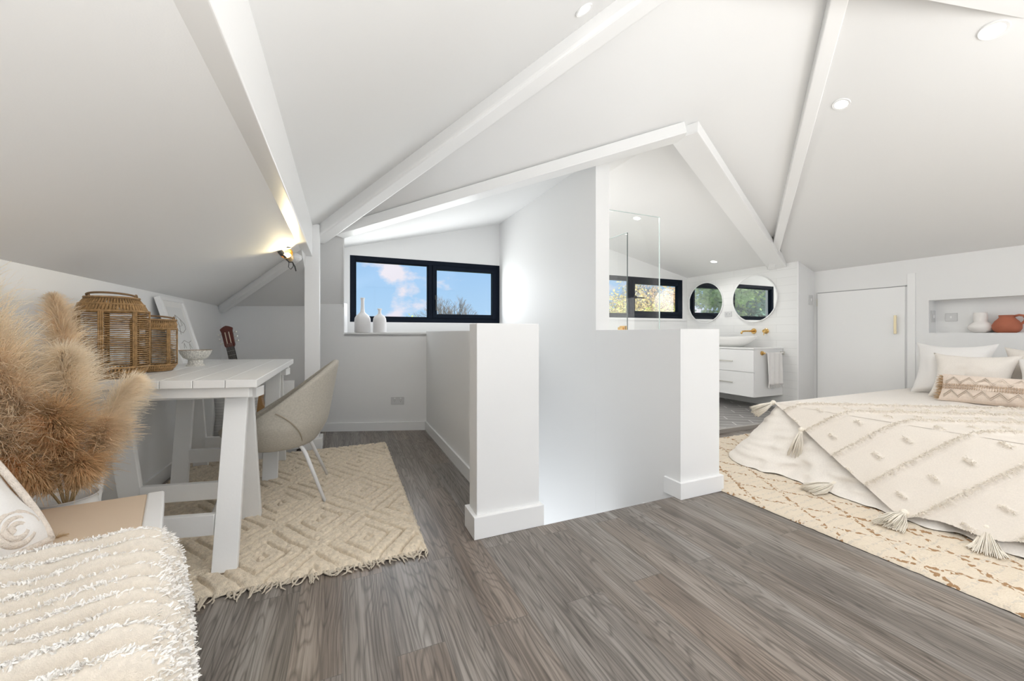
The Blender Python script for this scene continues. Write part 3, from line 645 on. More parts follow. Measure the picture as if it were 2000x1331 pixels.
# ---- ruffled throw over the bench end
def thr(s, t):
    # s along the bench toward the viewer, t from left to over the right edge
    dist = .43+.85*s+.018*fbm(t*2, 5, 0, 1.5)
    w = .56-.84*t
    ph = dist*2*pi/.066+6.5*fbm(w*1.0, dist*1.4, 4, 2.4)+w*2.5
    fold = abs(sin(ph/2))**.8; amp = .058*(1+.7*fbm(dist, w, 7, 3))
    h = .012+amp*fold+.012*fbm(dist*8, w*5, 2, 2)
    R = .05
    if w > 0: off, z, nx, nz_ = w, 0, 0, 1  # lying on the seat
    else:
        a = min(pi/2, -w/R); off = -R*sin(a); z = -R*(1-cos(a)); nx, nz_ = -sin(a), cos(a)
        if -w > R*pi/2: z -= (-w-R*pi/2); 
    if s < .03: h *= .35+.65*s/.03
    p = K-tv*dist+V(-.954, -.299, 0)*(off+.052+nx*h*.65)
    p.z = .452+z+nz_*h
    return tuple(p)
THR = fabric('cream_ruffled_cotton', (.71, .65, .57), 500, .4, .06, 150)
to = MB().grid(thr, 260, 90).build('throw_blanket', THR, label='ruffled cream throw with fluffy tufted ridges draped over the foreground bench', cat='blanket', smooth=1, group=None)
tf = MB(); random.seed(11)
for k in range(120000):
    s = random.random(); t = random.random()**.8
    dist = .43+.85*s+.018*fbm(t*2, 5, 0, 1.5); w = .56-.84*t
    ph = dist*2*pi/.066+6.5*fbm(w*1.0, dist*1.4, 4, 2.4)+w*2.5
    c = abs(sin(ph/2+.25))*2-1
    prob = .75 if c > .88 else (.08 if c > .6 else 0)
    if w < -.03: prob = .85 if c > -.2 else .35
    prob *= .15+1.3*max(0, .5+fbm(w*4, dist*7, 9, 1.3))
    if random.random() > prob: continue
    p = V(*thr(s, t)); out = V(0, 0, 1) if w > 0 else V(.94, .34, .35*(w > -.06))
    d = (out*.8+V(random.uniform(-1, 1), random.uniform(-1, 1), random.uniform(-.6, .6))*.75).normalized()
    L = random.uniform(.003, .008); q = p+d*L; q2 = q+(d+V(random.uniform(-.7, .7), random.uniform(-.7, .7), -.4))*L*.5
    tf.strand([p-d*.002, q, q2], random.uniform(.0012, .0022))
tf.build('tufting', fabric('white_yarn_tufts', (.90, .88, .85), 400, .1, .02), to, kind='stuff')
# ---- textured cushion at the left edge
cu, M = pillow('cushion', WHCOT, None, (-.875, 1.26, .585), .44, .40, .18, rx=-36, rz=72, label='white cushion with rope spiral texture at the left edge of the foreground bench', cat='cushion', seed=1, pinch=.07)
rp = MB()
def fr_(a, b, dd=-.074): 
    e = max(0, (1-abs(a/.23)**2.6)*(1-abs(b/.21)**2.6))
    return M @ V(a, dd*e**.48-.004, b)
for (cx, cy, r0) in ((.02, .0, .10), (.12, -.12, .05), (-.12, .1, .06)):
    pts = []
    for k in range(110):
        a = k/110*2*pi*2.6; r = r0*(1-k/135); x_, y_ = cx+r*cos(a), cy+r*.9*sin(a)
        if abs(x_) < .215 and abs(y_) < .195: pts.append(fr_(x_, y_))
    rp.tube(pts, .0085, 7)
for off in (.172,):
    pts = [fr_(x_, y_) for x_, y_ in [(-off-.02, -off)]+[(-off-.02+2*(off+.02)*k/20, -off) for k in range(21)]+[(off+.02, -off+2*off*k/20) for k in range(21)]]
    rp.tube(pts, .008, 7)
rp.build('rope_embroidery', fabric('cream_rope', (.78, .70, .62), 300, .9, .1, 90), cu, smooth=1, kind='stuff')
ts = MB(); random.seed(8)
for (a, b) in ((.232, -.17), (.235, .12), (-.1, -.215)):
    p = M @ V(a, 0, b)
    for k in range(110):
        d = V(random.uniform(-.5, .9), random.uniform(-.2, 1), random.uniform(-.9, .3)).normalized()
        ts.strand([p, p+d*.014, p+d*.026+V(0, 0, -.006)], .0011)
ts.build('corner_fringe', thin('tan_yarn', (.60, .45, .28), .1), cu, kind='stuff')

# ================================================================== SILL VASES, OUTLETS
vb = thing('bottle_vase', (.16, 4.30, 1.0), 'taller white bottle vase with long neck on the window ledge', 'vase')
VW = mat('chalk_white_ceramic', (.80, .79, .79), .7, bump=.12, bscale=40)
MB().lathe([(0, 0), (.070, 0), (.079, .008), (.079, .12), (.076, .150), (.060, .178), (.036, .198), (.022, .215), (.0175, .26), (.0165, .325), (.019, .345), (.023, .357), (.018, .360), (.013, .345), (.012, .26), (0, .24)], (.185, 4.33, 1.0), 40).build('vase_body', VW, vb, smooth=50)
vc = thing('bottle_vase', (.35, 4.28, 1.0), 'shorter white bottle vase with stubby neck and flared lip on the window ledge', 'vase')
MB().lathe([(0, 0), (.060, 0), (.066, .006), (.066, .12), (.062, .15), (.048, .172), (.026, .186), (.017, .20), (.015, .225), (.018, .238), (.026, .247), (.020, .250), (.013, .236), (.012, .21), (0, .2)], (.350, 4.29, 1.0), 40).build('vase_body', VW, vc, smooth=50)
def plate(c, n, w, h, label, kind_='outlet', up=(0, 0, 1), cat='socket', name='power_outlet'):
    c, n = V(*c), V(*n).normalized(); sd = n.cross(V(0, 0, 1)).normalized()
    t = thing(name, c, label, cat)
    P = lambda a, b, d: c+sd*a+V(0, 0, b)+n*d
    MB().slab([P(-w/2, -h/2, 0), P(w/2, -h/2, 0), P(w/2, h/2, 0), P(-w/2, h/2, 0)], n*.009).build('cover_plate', PLASTIC, t, bevel=.002)
    if kind_ == 'outlet':
        for sx in (-1, 1):
            for (dx, dz, ry) in ((-.007, .004, .5), (.007, .004, -.5), (0, -.010, 0)):
                q = P(sx*w*.22+dx, dz, .0095); MB().bar(q-V(0, 0, .004), q+V(0, 0, .004), .0022, .002, up=n).build('slot', DARKP, t)
            q = P(sx*w*.22, h*.30, .010); MB().bar(q-sd*.006, q+sd*.006, .008, .003, up=n).build('rocker_switch', TRIM, t)
    else:
        q = P(0, 0, .010); MB().bar(q-V(0, 0, h*.14), q+V(0, 0, h*.14), w*.16, .005, up=n).build('rocker_switch', TRIM, t)
    return t
xo = .515; plate((xo, yo(xo)-.001, .305), (-.356, -1, 0), .135, .078, 'double power outlet low on the white wall below the window')
plate((5.385, 3.0295, 1.41), (0, -1, 0), .072, .118, 'light switch on the short wall left of the cupboard door', 'switch', cat='switch', name='light_switch')
plate((XR+.075, 1.974, 1.165), (0, -1, 0), .075, .118, 'switch plate on the end cheek inside the wall niche', 'switch', cat='switch', name='light_switch')
plate((XR+D-.001, 1.86, 1.155), (-1, 0, 0), .085, .08, 'square power plate on the back of the wall niche', 'switch')
plate((XM-.001, 3.985, 1.27), (-1, 0, 0), .115, .072, 'power outlet on the tiled wall between the two round mirrors', 'outlet')

# ---- brass spot lamp at the end of the left beam
lp = thing('spot_lamp', (-.37, 3.38, 1.60), 'small brass spot lamp with black plug and dangling cord tucked beside the left beam', 'lamp')
c0 = V(-.378, 3.36, 1.575); dd = V(-.2, -.9, .35).normalized()
MB().lathe([(0, -.045), (.022, -.045), (.030, -.03), (.038, .02), (.044, .035), (.040, .036), (.034, .02), (.026, -.02), (0, -.03)], c0, 28, dd).build('lamp_shade', GOLD, lp, smooth=40)
MB().ball(c0+dd*.005, .022, 14, 10).build('bulb', emit('warm_bulb', (1, .78, .38), 8), lp, smooth=1)
MB().box((-.46, 3.25, 1.612), (-.35, 3.262, 1.622)).build('mount_bar', DARKP, lp)
MB().lathe([(0, 0), (.018, 0), (.020, .03), (.010, .045), (.007, .07), (0, .07)], (-.425, 3.29, 1.597), 14, (.5, .4, -.6)).build('plug', DARKP, lp)
MB().tube([(-.39, 3.32, 1.55), (-.37, 3.34, 1.525), (-.35, 3.36, 1.53), (-.335, 3.38, 1.50), (-.33, 3.40, 1.47)], .005, 6).tube([(-.37, 3.34, 1.525), (-.375, 3.35, 1.49), (-.36, 3.36, 1.475), (-.345, 3.37, 1.50), (-.35, 3.38, 1.53)], .0025, 6).build('cord', DARKP, lp)
l = bpy.data.lights.new('spot_lamp_bulb', 'SPOT'); l.energy = 26.0; l.color = (1, .82, .48); l.spot_size = radians(110); l.spot_blend = 1; l.shadow_soft_size = .05
o = bpy.data.objects.new('spot_lamp_bulb', l); COL.objects.link(o); o.parent = lp; o.location = V(-.005, -.06, -.02)
o.rotation_mode = 'QUATERNION'; o.rotation_quaternion = V(-.14, -1, .10).to_track_quat('-Z', 'Y')

# ================================================================== BATHROOM
def panel(name, pts, off, label):
    t = MB().slab(pts, off).build(name, GLASS, label=label, cat='glass panel'); return t
PZ = 2.10
gp = thing('shower_screen', (2.4, 2.88, .035), 'fixed front glass shower panel, the larger and nearer pane', 'glass panel')
MB().box((2.0, 2.876, .04), (2.775, 2.884, PZ)).build('glass_pane', AGLASS, gp)
EDG = mat('polished_glass_edge', (.62, .72, .70), .1, spec=.8); EDD = mat('dark_seal_edge', (.08, .10, .10), .3)
MB().box((2.774, 2.8755, .04), (2.780, 2.8845, PZ+.003)).box((2.0, 2.8755, PZ), (2.775, 2.8845, PZ+.004)).build('pane_edge', EDG, gp)
gq = thing('shower_screen', (2.87, 4.1, .035), 'narrow glass shower panel behind, with a dark upright edge and brass bracket', 'glass panel')
MB().box((2.866, 3.455, .04), (2.874, 4.73, PZ)).build('glass_pane', AGLASS, gq)
MB().box((2.8655, 3.449, .04), (2.8745, 3.455, PZ)).build('pane_edge', EDD, gq)
MB().box((2.8655, 3.455, PZ), (2.8745, 4.73, PZ+.004)).build('top_edge', EDG, gq)
MB().box((2.848, 3.47, 1.02), (2.892, 3.56, 1.075)).box((2.80, 3.49, 1.03), (2.85, 3.53, 1.06)).build('bracket', GOLD, gq, bevel=.003)
# vanity
vn = thing('vanity_cabinet', (4.87, 3.85, .2), 'white wall-hung bathroom vanity with two drawers', 'cabinet')
VX0, VY0, VY1, VZ0, VZ1 = 4.60, 3.22, 4.45, .205, .79
MB().box((VX0+.02, VY0, VZ0), (XM-.002, VY1, VZ1)).build('body', TRIM, vn, bevel=.002)
for (za, zb) in ((VZ0, .505), (.510, VZ1-.004)):
    dr = MB().box((VX0, VY0+.002, za), (VX0+.019, VY1-.002, zb)).build('drawer', TRIM, vn, bevel=.002)
    zz = zb-.105 if zb < .6 else zb-.15
    zz = .365 if zb < .6 else .635
    MB().box((VX0-.022, VY0+.27, zz-.006), (VX0-.014, VY0+.62, zz+.006)).box((VX0-.014, VY0+.29, zz-.004), (VX0, VY0+.30, zz+.004)).box((VX0-.014, VY0+.59, zz-.004), (VX0, VY0+.60, zz+.004)).build('handle', NICKEL, dr, bevel=.002)
MB().box((VX0-.008, VY0-.008, VZ1+.0005), (XM, VY1+.008, VZ1+.02)).build('worktop', mat('white_stone', (.80, .80, .79), .2), None, label='white stone worktop on the bathroom vanity', cat='worktop', bevel=.002)
# vessel basin: oval flared
def basin(s, t):
    a = 2*pi*s; R = [.10, .12, .17, .215, .24, .235, .205, .15, .0][min(8, int(round(t*8)))]; z = [0, .0, .04, .09, .125, .127, .09, .04, .02][min(8, int(round(t*8)))]
    z += .028*max(0, t-.0)*(abs(sin(a))**2)*(z/.125)
    return (4.86+R*.85*cos(a), 3.78+R*1.75*sin(a), .812+z)
MB().grid(basin, 56, 8).build('basin', CERAM, label='white oval flared vessel basin on the vanity worktop', cat='basin', smooth=1, solid=.004)
tp = thing('basin_mixer', (5.1, 3.55, 1.0), 'wall mounted brass basin spout with round backplate below the right mirror', 'tap')
MB().tube([(XM, 3.60, 1.02), (5.00, 3.62, 1.02), (4.95, 3.625, 1.015), (4.93, 3.627, .985)], .012, 12).build('spout', GOLD, tp, smooth=1)
MB().lathe([(0, 0), (.036, 0), (.038, .006), (.034, .012), (0, .012)], (XM-.001, 3.60, 1.02), 28, (-1, 0, 0)).build('backplate', GOLD, tp, smooth=40)
tq = thing('tap_handle', (5.1, 3.42, 1.0), 'round brass tap lever on the tiles right of the spout', 'tap')
MB().lathe([(0, 0), (.034, 0), (.036, .006), (.026, .012), (.022, .05), (0, .052)], (XM-.001, 3.43, 1.02), 28, (-1, 0, 0)).build('knob', GOLD, tq, smooth=40)
MB().tube([(XM-.045, 3.43, 1.01), (XM-.055, 3.43, .965)], .005, 8).build('lever', GOLD, tq)
MIR = mat('mirror_silver', (.92, .93, .92), .0, 1)
for (y, r, lab) in ((4.37, .312, 'left round mirror with thin white rim, nearer the window'), (3.59, .318, 'right round mirror with thin white rim, above the brass taps')):
    t = thing('round_mirror', (XM-.02, y, 1.46-r), lab, 'mirror', 'round bathroom mirrors')
    MB().lathe([(0, 0), (r-.008, 0), (r-.008, .022), (0, .022)], (XM, y, 1.46), 72, (-1, 0, 0)).build('mirror_glass', MIR, t, smooth=30)
    MB().lathe([(r-.009, .0), (r, .0), (r, .028), (r-.009, .028), (r-.009, .0)], (XM, y, 1.46), 72, (-1, 0, 0)).build('frame', TRIM, t, smooth=30)
tr = thing('towel_ring', (4.9, 3.18, .7), 'brass and white towel rail on the end of the vanity', 'towel rail')
MB().lathe([(0, 0), (.026, 0), (.026, .014), (.012, .018), (.012, .045), (0, .045)], (4.745, VY0-.0005, .745), 24, (0, -1, 0)).build('mount', GOLD, tr, smooth=40)
MB().tube([(4.745, VY0-.038, .745), (5.10, VY0-.038, .745)], .008, 10).build('rail', TRIM, tr); MB().box((5.092, VY0-.05, .72), (5.108, VY0-.0005, .76)).build('end_stop', NICKEL, tr)
def towel(s, t):
    x = 4.775+.27*s+.012*fbm(s*3, t*3, 1, 1)*t; z = .755-.40*t; y = VY0-.052-.012*sin(s*19+2*t)*(.3+t)-.008*t
    return (x, y, z)
tw = MB().grid(towel, 40, 24).build('hand_towel', WHCOT, label='white fringed hand towel hanging on the end of the vanity', cat='towel', smooth=1, solid=.006)
fr2 = MB(); random.seed(4)
for k in range(170):
    s = random.random(); p = V(*towel(s, 1)); q = p+V(random.uniform(-.012, .012), random.uniform(-.014, .004), -random.uniform(.03, .045)); fr2.strand([p, p.lerp(q, .5), q], .0016)
fr2.build('fringe', thin('white_fringe', (.85, .84, .82), .03), tw, kind='stuff')

# ================================================================== CUPBOARD DOOR, NICHE
dr = MB().box((XR-.012, 2.155, .02), (XR-.001, 2.985, 1.488)).build('door_1', TRIM, kind=ST, bevel=.002)
MB().box((XR-.009, 2.985, 0), (XR-.0005, 3.0, 1.50)).build('door_gap', PLASTIC, dr); MB().box((XR-.006, 2.138, 0), (XR-.0005, 2.155, 1.50)).build('door_gap', PLASTIC, dr); MB().box((XR-.006, 2.138, 1.489), (XR-.0005, 3.0, 1.496)).build('door_gap', mat('shadow_gap_grey', (.30, .30, .30), .8), dr)
MB().box((XR-.010, 2.075, 0), (XR-.0003, 2.138, 1.62)).build('trim_10', TRIM, kind=ST, bevel=.002)
MB().box((XR-.045, 2.212, .985), (XR-.035, 2.235, 1.185)).box((XR-.035, 2.219, 1.0), (XR-.011, 2.228, 1.01)).box((XR-.035, 2.219, 1.16), (XR-.011, 2.228, 1.17)).build('door_handle', mat('pale_brass', (.72, .62, .42), .3, 1), dr, bevel=.003)
MB().box((XR-.018, 2.982, 1.33), (XR-.006, 2.997, 1.42)).build('hinge', NICKEL, dr)
nv = thing('vase', (XR+.07, 1.645, .998), 'matte white stacked bulb vase in the wall niche', 'vase')
MB().lathe([(0, 0), (.035, 0), (.066, .015), (.082, .045), (.080, .065), (.062, .088), (.046, .100), (.043, .11), (.047, .13), (.047, .17), (.043, .185), (.045, .19), (.038, .19), (.036, .13), (0, .12)], (XR+.07, 1.645, .9985), 40).build('vase_body', MATTC, nv, smooth=50)
jg = thing('jug', (XR+.07, 1.485, .998), 'round terracotta jug with loop handle in the wall niche', 'jug')
MB().lathe([(0, 0), (.055, 0), (.075, .012), (.088, .04), (.088, .07), (.072, .105), (.052, .128), (.046, .142), (.050, .158), (.046, .160), (.040, .14), (.045, .125), (0, .08)], (XR+.07, 1.485, .9985), 40).build('jug_body', TERRA, jg, smooth=50)
c = V(XR+.07, 1.485, .9985); MB().tube([c+V(0, -y_, z_) for y_, z_ in ((.045, .150), (.070, .158), (.096, .152), (.108, .130), (.104, .105), (.088, .085), (.075, .075))], [.010, .010, .0105, .0105, .010, .010, .012], 10).build('handle', TERRA, jg, smooth=1)

# ================================================================== BED
# patterned rug
def berber():
    m = bpy.data.materials.new('cream_rug_with_brown_flecks'); m.use_nodes = True; t = m.node_tree; b = t.nodes['Principled BSDF']; L = t.links.new
    def Mx(op, a, b_=None, c_=None):
        n = N(t, 'ShaderNodeMath', operation=op)
        for k, v in enumerate((a, b_, c_)):
            if v is None: continue
            if isinstance(v, (int, float)): n.inputs[k].default_value = v
            else: L(v, n.inputs[k])
        return n.outputs[0]
    c = N(t, 'ShaderNodeTexCoord'); s = N(t, 'ShaderNodeSeparateXYZ')
    dn = N(t, 'ShaderNodeTexNoise', i_Scale=9, i_Detail=2); L(c.outputs['Object'], dn.inputs['Vector']); 
    av = N(t, 'ShaderNodeVectorMath', operation='SCALE'); av.inputs['Scale'].default_value = .05; L(dn.outputs['Color'], av.inputs[0])
    ad = N(t, 'ShaderNodeVectorMath', operation='ADD'); L(c.outputs['Object'], ad.inputs[0]); L(av.outputs[0], ad.inputs[1]); L(ad.outputs[0], s.inputs[0])
    x, y = s.outputs['X'], s.outputs['Y']
    n1 = N(t, 'ShaderNodeTexNoise', i_Scale=55, i_Detail=1); L(c.outputs['Object'], n1.inputs['Vector'])
    def fam(sx, sy, per, wd):
        q = Mx('ADD', Mx('MULTIPLY', x, sx), Mx('MULTIPLY', y, sy)); f_ = Mx('ABSOLUTE', Mx('SUBTRACT', Mx('FRACT', Mx('DIVIDE', q, per)), .5))
        return Mx('LESS_THAN', f_, wd)
    f1, f2 = fam(1, .62, .235, .055), fam(1, -.62, .235, .055)
    lines = Mx('MAXIMUM', f1, f2); dash = Mx('GREATER_THAN', n1.outputs['Fac'], .515)
    brown = Mx('MULTIPLY', lines, dash)
    n3 = N(t, 'ShaderNodeTexNoise', i_Scale=3.2, i_Detail=1); L(c.outputs['Object'], n3.inputs['Vector'])
    rows = fam(0, 1, .052, .13); n2 = N(t, 'ShaderNodeTexNoise', i_Scale=75, i_Detail=0); L(c.outputs['Object'], n2.inputs['Vector'])
    grey = Mx('MULTIPLY', rows, Mx('GREATER_THAN', n2.outputs['Fac'], .50))
    bs = N(t, 'ShaderNodeMixRGB'); bs.inputs[1].default_value = (.72, .63, .51, 1); bs.inputs[2].default_value = (.60, .54, .46, 1); L(Mx('MULTIPLY', grey, .75), bs.inputs[0])
    b2 = N(t, 'ShaderNodeMixRGB'); L(bs.outputs[0], b2.inputs[1]); b2.inputs[2].default_value = (.34, .19, .085, 1); L(Mx('MULTIPLY', brown, .9), b2.inputs[0])
    L(b2.outputs[0], b.inputs['Base Color']); b.inputs['Roughness'].default_value = .95; b.inputs['Specular IOR Level'].default_value = .1
    u = N(t, 'ShaderNodeBump', i_Strength=.8, i_Distance=.006); n4 = N(t, 'ShaderNodeTexNoise', i_Scale=160, i_Detail=3); L(c.outputs['Object'], n4.inputs['Vector']); L(n4.outputs['Fac'], u.inputs['Height']); L(u.outputs[0], b.inputs['Normal'])
    return m
def rug2(s, t):
    x = 2.185+2.3*s; y = -.9+3.5*t; h = .016+.006*fbm(x, y, 3, 60)+.003*fbm(x, y, 1, 25)
    if s == 0: x += .006*fbm(0, y, 0, 30); 
    if s in (0, 1) or t in (0, 1): h = .003
    elif s < .012: h *= .8
    return (x, y, h)
MB().grid(rug2, 230, 350).build('rug', berber(), label='cream rug with brown flecked diamond lines under the bed', cat='rug', smooth=1)
BX0, BX1, BY0, BY1, BZ = 3.15, 5.30, .40, 2.05, .42
bd = thing('bed', (4.2, 1.2, 0), 'low bed with its foot toward the stair half walls', 'bed')
MB().box((BX0+.03, BY0+.03, .02), (BX1, BY1-.03, .20)).build('base', fabric('bed_base_fabric', (.7, .68, .64)), bd)
MB().box((BX0+.01, BY0+.01, .20), (BX1, BY1-.01, .415)).build('mattress', WHCOT, bd, bevel=.04)
LIN = fabric('ivory_linen', (.80, .755, .70), 700, .3, .04, 120)
def per(u):   # perimeter: far side, corner, foot, corner, near side ; returns edge point and outward normal
    r = .10; segs = [BX1-BX0-r, pi/2*r, BY1-BY0-2*r, pi/2*r, BX1-BX0-r]; T = sum(segs); d = u*T
    if d < segs[0]: return V(BX1-d, BY1, 0), V(0, 1, 0), d
    d0 = d; d -= segs[0]
    if d < segs[1]: a = d/r; return V(BX0+r-r*sin(a), BY1-r+r*cos(a), 0), V(-sin(a), cos(a), 0), d0
    d -= segs[1]
    if d < segs[2]: return V(BX0, BY1-r-d, 0), V(-1, 0, 0), d0
    d -= segs[2]
    if d < segs[3]: a = d/r; return V(BX0+r-r*cos(a), BY0+r-r*sin(a), 0), V(-cos(a), -sin(a), 0), d0
    d -= segs[3]; return V(BX0+r+d, BY0, 0), V(0, -1, 0), d0
TOPZ = .44
def drop(q):   # q metres below the top edge along the cloth ; (outward, z)
    r = .09
    if q < -r: return (q, TOPZ)
    if q < r:
        k = (q+r)/(2*r); p0, p1, p2 = (-r, TOPZ), (0, TOPZ), (.70*r, TOPZ-.71*r)
        return tuple(p0[i]*(1-k)**2+2*p1[i]*k*(1-k)+p2[i]*k*k for i in (0, 1))
    return (.70*q, TOPZ-.71*q)
def sheet(u, t):
    e, n, d = per(u); q = t*.60; o, z = drop(q*.985); foot = abs(n.x)
    sp = .40+.60*max(0, foot)**2 if n.y >= 0 else .5+.5*foot
    w = (q/.6)
    fo = .075*w*fbm(d*1.0, q*.5, 2, 5.5)+.032*w*fbm(d, q*.8, 5, 13)+.025*w**.5*fbm(d*.6+q*.8, q*1.6, 8, 12)
    p = e+n*(o*sp+fo); p.z = max(.022+.012*fbm(d, 0, 0, 9)*(t > .95), z)
    if t > .93: p += n*.02*(t-.93)/.07
    return tuple(p)
b = MB().grid(sheet, 420, 40)
def topf(s, t):
    x = BX0+(BX1-BX0)*s; y = BY0+(BY1-BY0)*t
    z = TOPZ+.008*fbm(x*2.2, y*5, 1, 1.2)+.004*fbm(x, y, 1, 9)
    if min(s, 1-s, t, 1-t) < .02: z = TOPZ-.002
    return (x, y, z)
b.grid(topf, 70, 60)
b.build('bed_cover', LIN, bd, smooth=1)
# throw, laid at an angle over the foot
E1, E2 = (-.85, .525), (-.525, -.85); P0_ = (2.03, .0); LA, LB = 2.35, 1.75
def tpos(a, b_, lift):
    Y = P0_[0]+a*E1[0]+b_*E2[0]; d = P0_[1]+a*E1[1]+b_*E2[1]
    o, z = drop(d); over = 0
    x = BX0-o
    Y = max(Y, BY0-.0)
    wv = .012*max(0, min(1, d/.5))*fbm(Y*1.2, d, 3, 4)
    return V(x-.010-.045*max(0, min(1, d*3))-wv-.7*lift*(1 if d > 0 else 0), Y, z+.010+lift*(.7 if d > 0 else 1)), d
def strp(a, b_):
    f_ = (a-.14)/.255; f0 = f_-round(f_); L = .018*exp(-(f0*.255/.015)**2)*(1+.6*fbm(a*40, b_*80, 3, 1))
    # tufts, one row staggered rows between the stripes
    g_ = (f_ % 1.0); row = int(f_) % 2; gc = .5
    bb = (b_+.08*row)/.17; bf = bb-round(bb); L += .012*exp(-((g_-gc)*.255/.028)**4-(bf*.17/.013)**2)*(1+.5*fbm(a*60, b_*60, 0, 1))
    return L
def hemd(Y): return .555+.03*sin(Y*7)+.02*sin(Y*17+1)
def thw(s, t):
    p, d = tpos(s*LA, t*LB, strp(s*LA, t*LB)); return tuple(p)
def kp(s, t):
    a, b_ = s*LA, t*LB; Y = P0_[0]+a*E1[0]+b_*E2[0]; d = P0_[1]+a*E1[1]+b_*E2[1]
    return d < hemd(Y) and Y > BY0+.02 and Y < BY1
THB = fabric('cream_woven_throw', (.74, .68, .61), 600, .35, .04, 150)
tb = MB().grid(thw, 520, 380, kp).build('throw_blanket', THB, label='cream throw with raised diagonal stripes, tufts and tassels over the foot of the bed', cat='blanket', smooth=1)
sf = MB(); random.seed(12)
for k in range(42000):
    if random.random() < .8: a = .14+.255*random.randrange(9)+random.gauss(0, .006); b_ = random.random()*LB
    else: r_ = random.randrange(9); a = .14+.255*(r_+.5)+random.uniform(-.03, .03); b_ = .17*random.randrange(11)-.08*(r_ % 2)+random.gauss(0, .006)
    if b_ < 0 or not kp(a/LA, b_/LB): continue
    p = V(*thw(a/LA, b_/LB)); d = V(random.uniform(-1, .6), random.uniform(-1, 1), random.uniform(-.3, 1)).normalized(); L = random.uniform(.004, .011)
    sf.strand([p, p+d*L, p+d*L*1.5+V(0, 0, -.003)], .0012)
sf.build('stripe_yarn', fabric('cream_stripe_yarn', (.84, .78, .69), 400, .1, .03), tb, kind='stuff')
YARN = fabric('cream_tassel_yarn', (.84, .78, .68), 400, .3)
def tassel(p, e, L, spread, seed):
    random.seed(seed); p, e = V(*p), V(*e).normalized(); b = MB()
    b.ball(p, .019, 12, 8); b.tube([p+e*.01, p+e*.035], [.014, .016], 10)
    n_ = 0
    a = e.orthogonal().normalized(); c = e.cross(a)
    for k in range(130):
        th = random.uniform(0, 2*pi); r = sqrt(random.random())
        d1 = (a*cos(th)+c*sin(th))*r
        q0 = p+d1*.010+e*.012; q1 = p+e*L*.5+d1*spread*.7; q2 = p+e*L*random.uniform(.9, 1.03)+d1*spread
        for q in (q1, q2): q.z = max(q.z, .024+.004*random.random())
        b.tube([q0, q1, q2], [.0022, .0022, .0016], 4)
    b.build('tassel', YARN, tb, smooth=1)
def onf(a, b_): return tpos(a, b_, .004)[0]
tassel(onf(-.0, .0)+V(0, .01, .004), (-.75, .42, -.45), .17, .05, 1)
tassel(onf(.37, 0)+V(-.01, .01, 0), (-.35, .05, -1), .20, .05, 2)
tassel((2.80, 1.44, .060), (-.9, .25, -.25), .20, .065, 3)
tassel((2.70, 1.07, .055), (-.9, -.05, -.2), .21, .065, 4)
tassel((2.76, .80, .085), (-.5, -.15, -.5), .21, .065, 5)
# pillows and cushions
EUR = WHCOT
pillow('pillow', WHCOT, None, (5.03, 1.67, .665), .52, .50, .22, rx=-16, rz=-90, pinch=.2, label='white square pillow standing at the back left of the bed head', cat='pillow', group='pillows on the bed', seed=2)
pillow('pillow', CANV, None, (4.82, 1.48, .625), .50, .42, .20, rx=-22, rz=-86, pinch=.2, label='cream square pillow leaning in front of the back left pillow', cat='pillow', group='pillows on the bed', seed=5)
pillow('pillow', CANV, None, (5.05, 1.12, .645), .54, .48, .22, rx=-14, rz=-92, pinch=.2, label='cream pillow at the back right, cut by the picture edge', cat='pillow', group='pillows on the bed', seed=7)
pillow('pillow', WHCOT, None, (4.84, 1.02, .61), .50, .40, .20, rx=-20, rz=-90, pinch=.2, label='white pillow at the right picture edge in front of the back right pillow', cat='pillow', group='pillows on the bed', seed=9)
PNK = fabric('blush_woven_cotton', (.82, .70, .60), 400, .6, .06, 90)
lc, M2 = pillow('lumbar_cushion', PNK, None, (4.58, 1.20, .548), .78, .23, .13, rx=-22, rz=-90, label='long blush lumbar cushion with zigzag and braided rows', cat='cushion', seed=4, pinch=.04, nz_=.05)
em = MB(); em2 = MB(); random.seed(6)
def lf(a, b_): 
    e = max(0, (1-abs(a/.39)**2.6)*(1-abs(b_/.115)**2.6)); return M2 @ V(a, -.066*e**.48-.003, b_)
for z0_, am in ((.062, .024), (-.062, .024), (.048, .024), (-.048, .024)):
    pts = []
    for k in range(17): pts.append(lf(-.35+.7*k/16, z0_+(am if k % 2 else -am)))
    em.tube(pts, .0045, 6)
for z0_ in (.012, -.012):
    for k in range(56):
        a = -.36+.72*k/55; em2.tube([lf(a, z0_-.009), lf(a+.004, z0_), lf(a, z0_+.009)], .0038, 5)
em.build('zigzag_braid', fabric('cream_braid', (.76, .65, .55), 300, .8), lc, smooth=1); em2.build('braided_rows', fabric('tan_braid', (.60, .45, .33), 300, .8), lc, smooth=1)
fr3 = MB()
for k in range(220):
    b_ = random.uniform(-.10, .10); p = M2 @ V(-.375, 0, b_); q = M2 @ V(-.375-random.uniform(.02, .045), random.uniform(-.02, .02), b_+random.uniform(-.012, .012)); fr3.strand([p, p.lerp(q, .5), q], .0022)
fr3.build('side_fringe', thin('tan_fringe', (.60, .44, .28), .15), lc, kind='stuff')
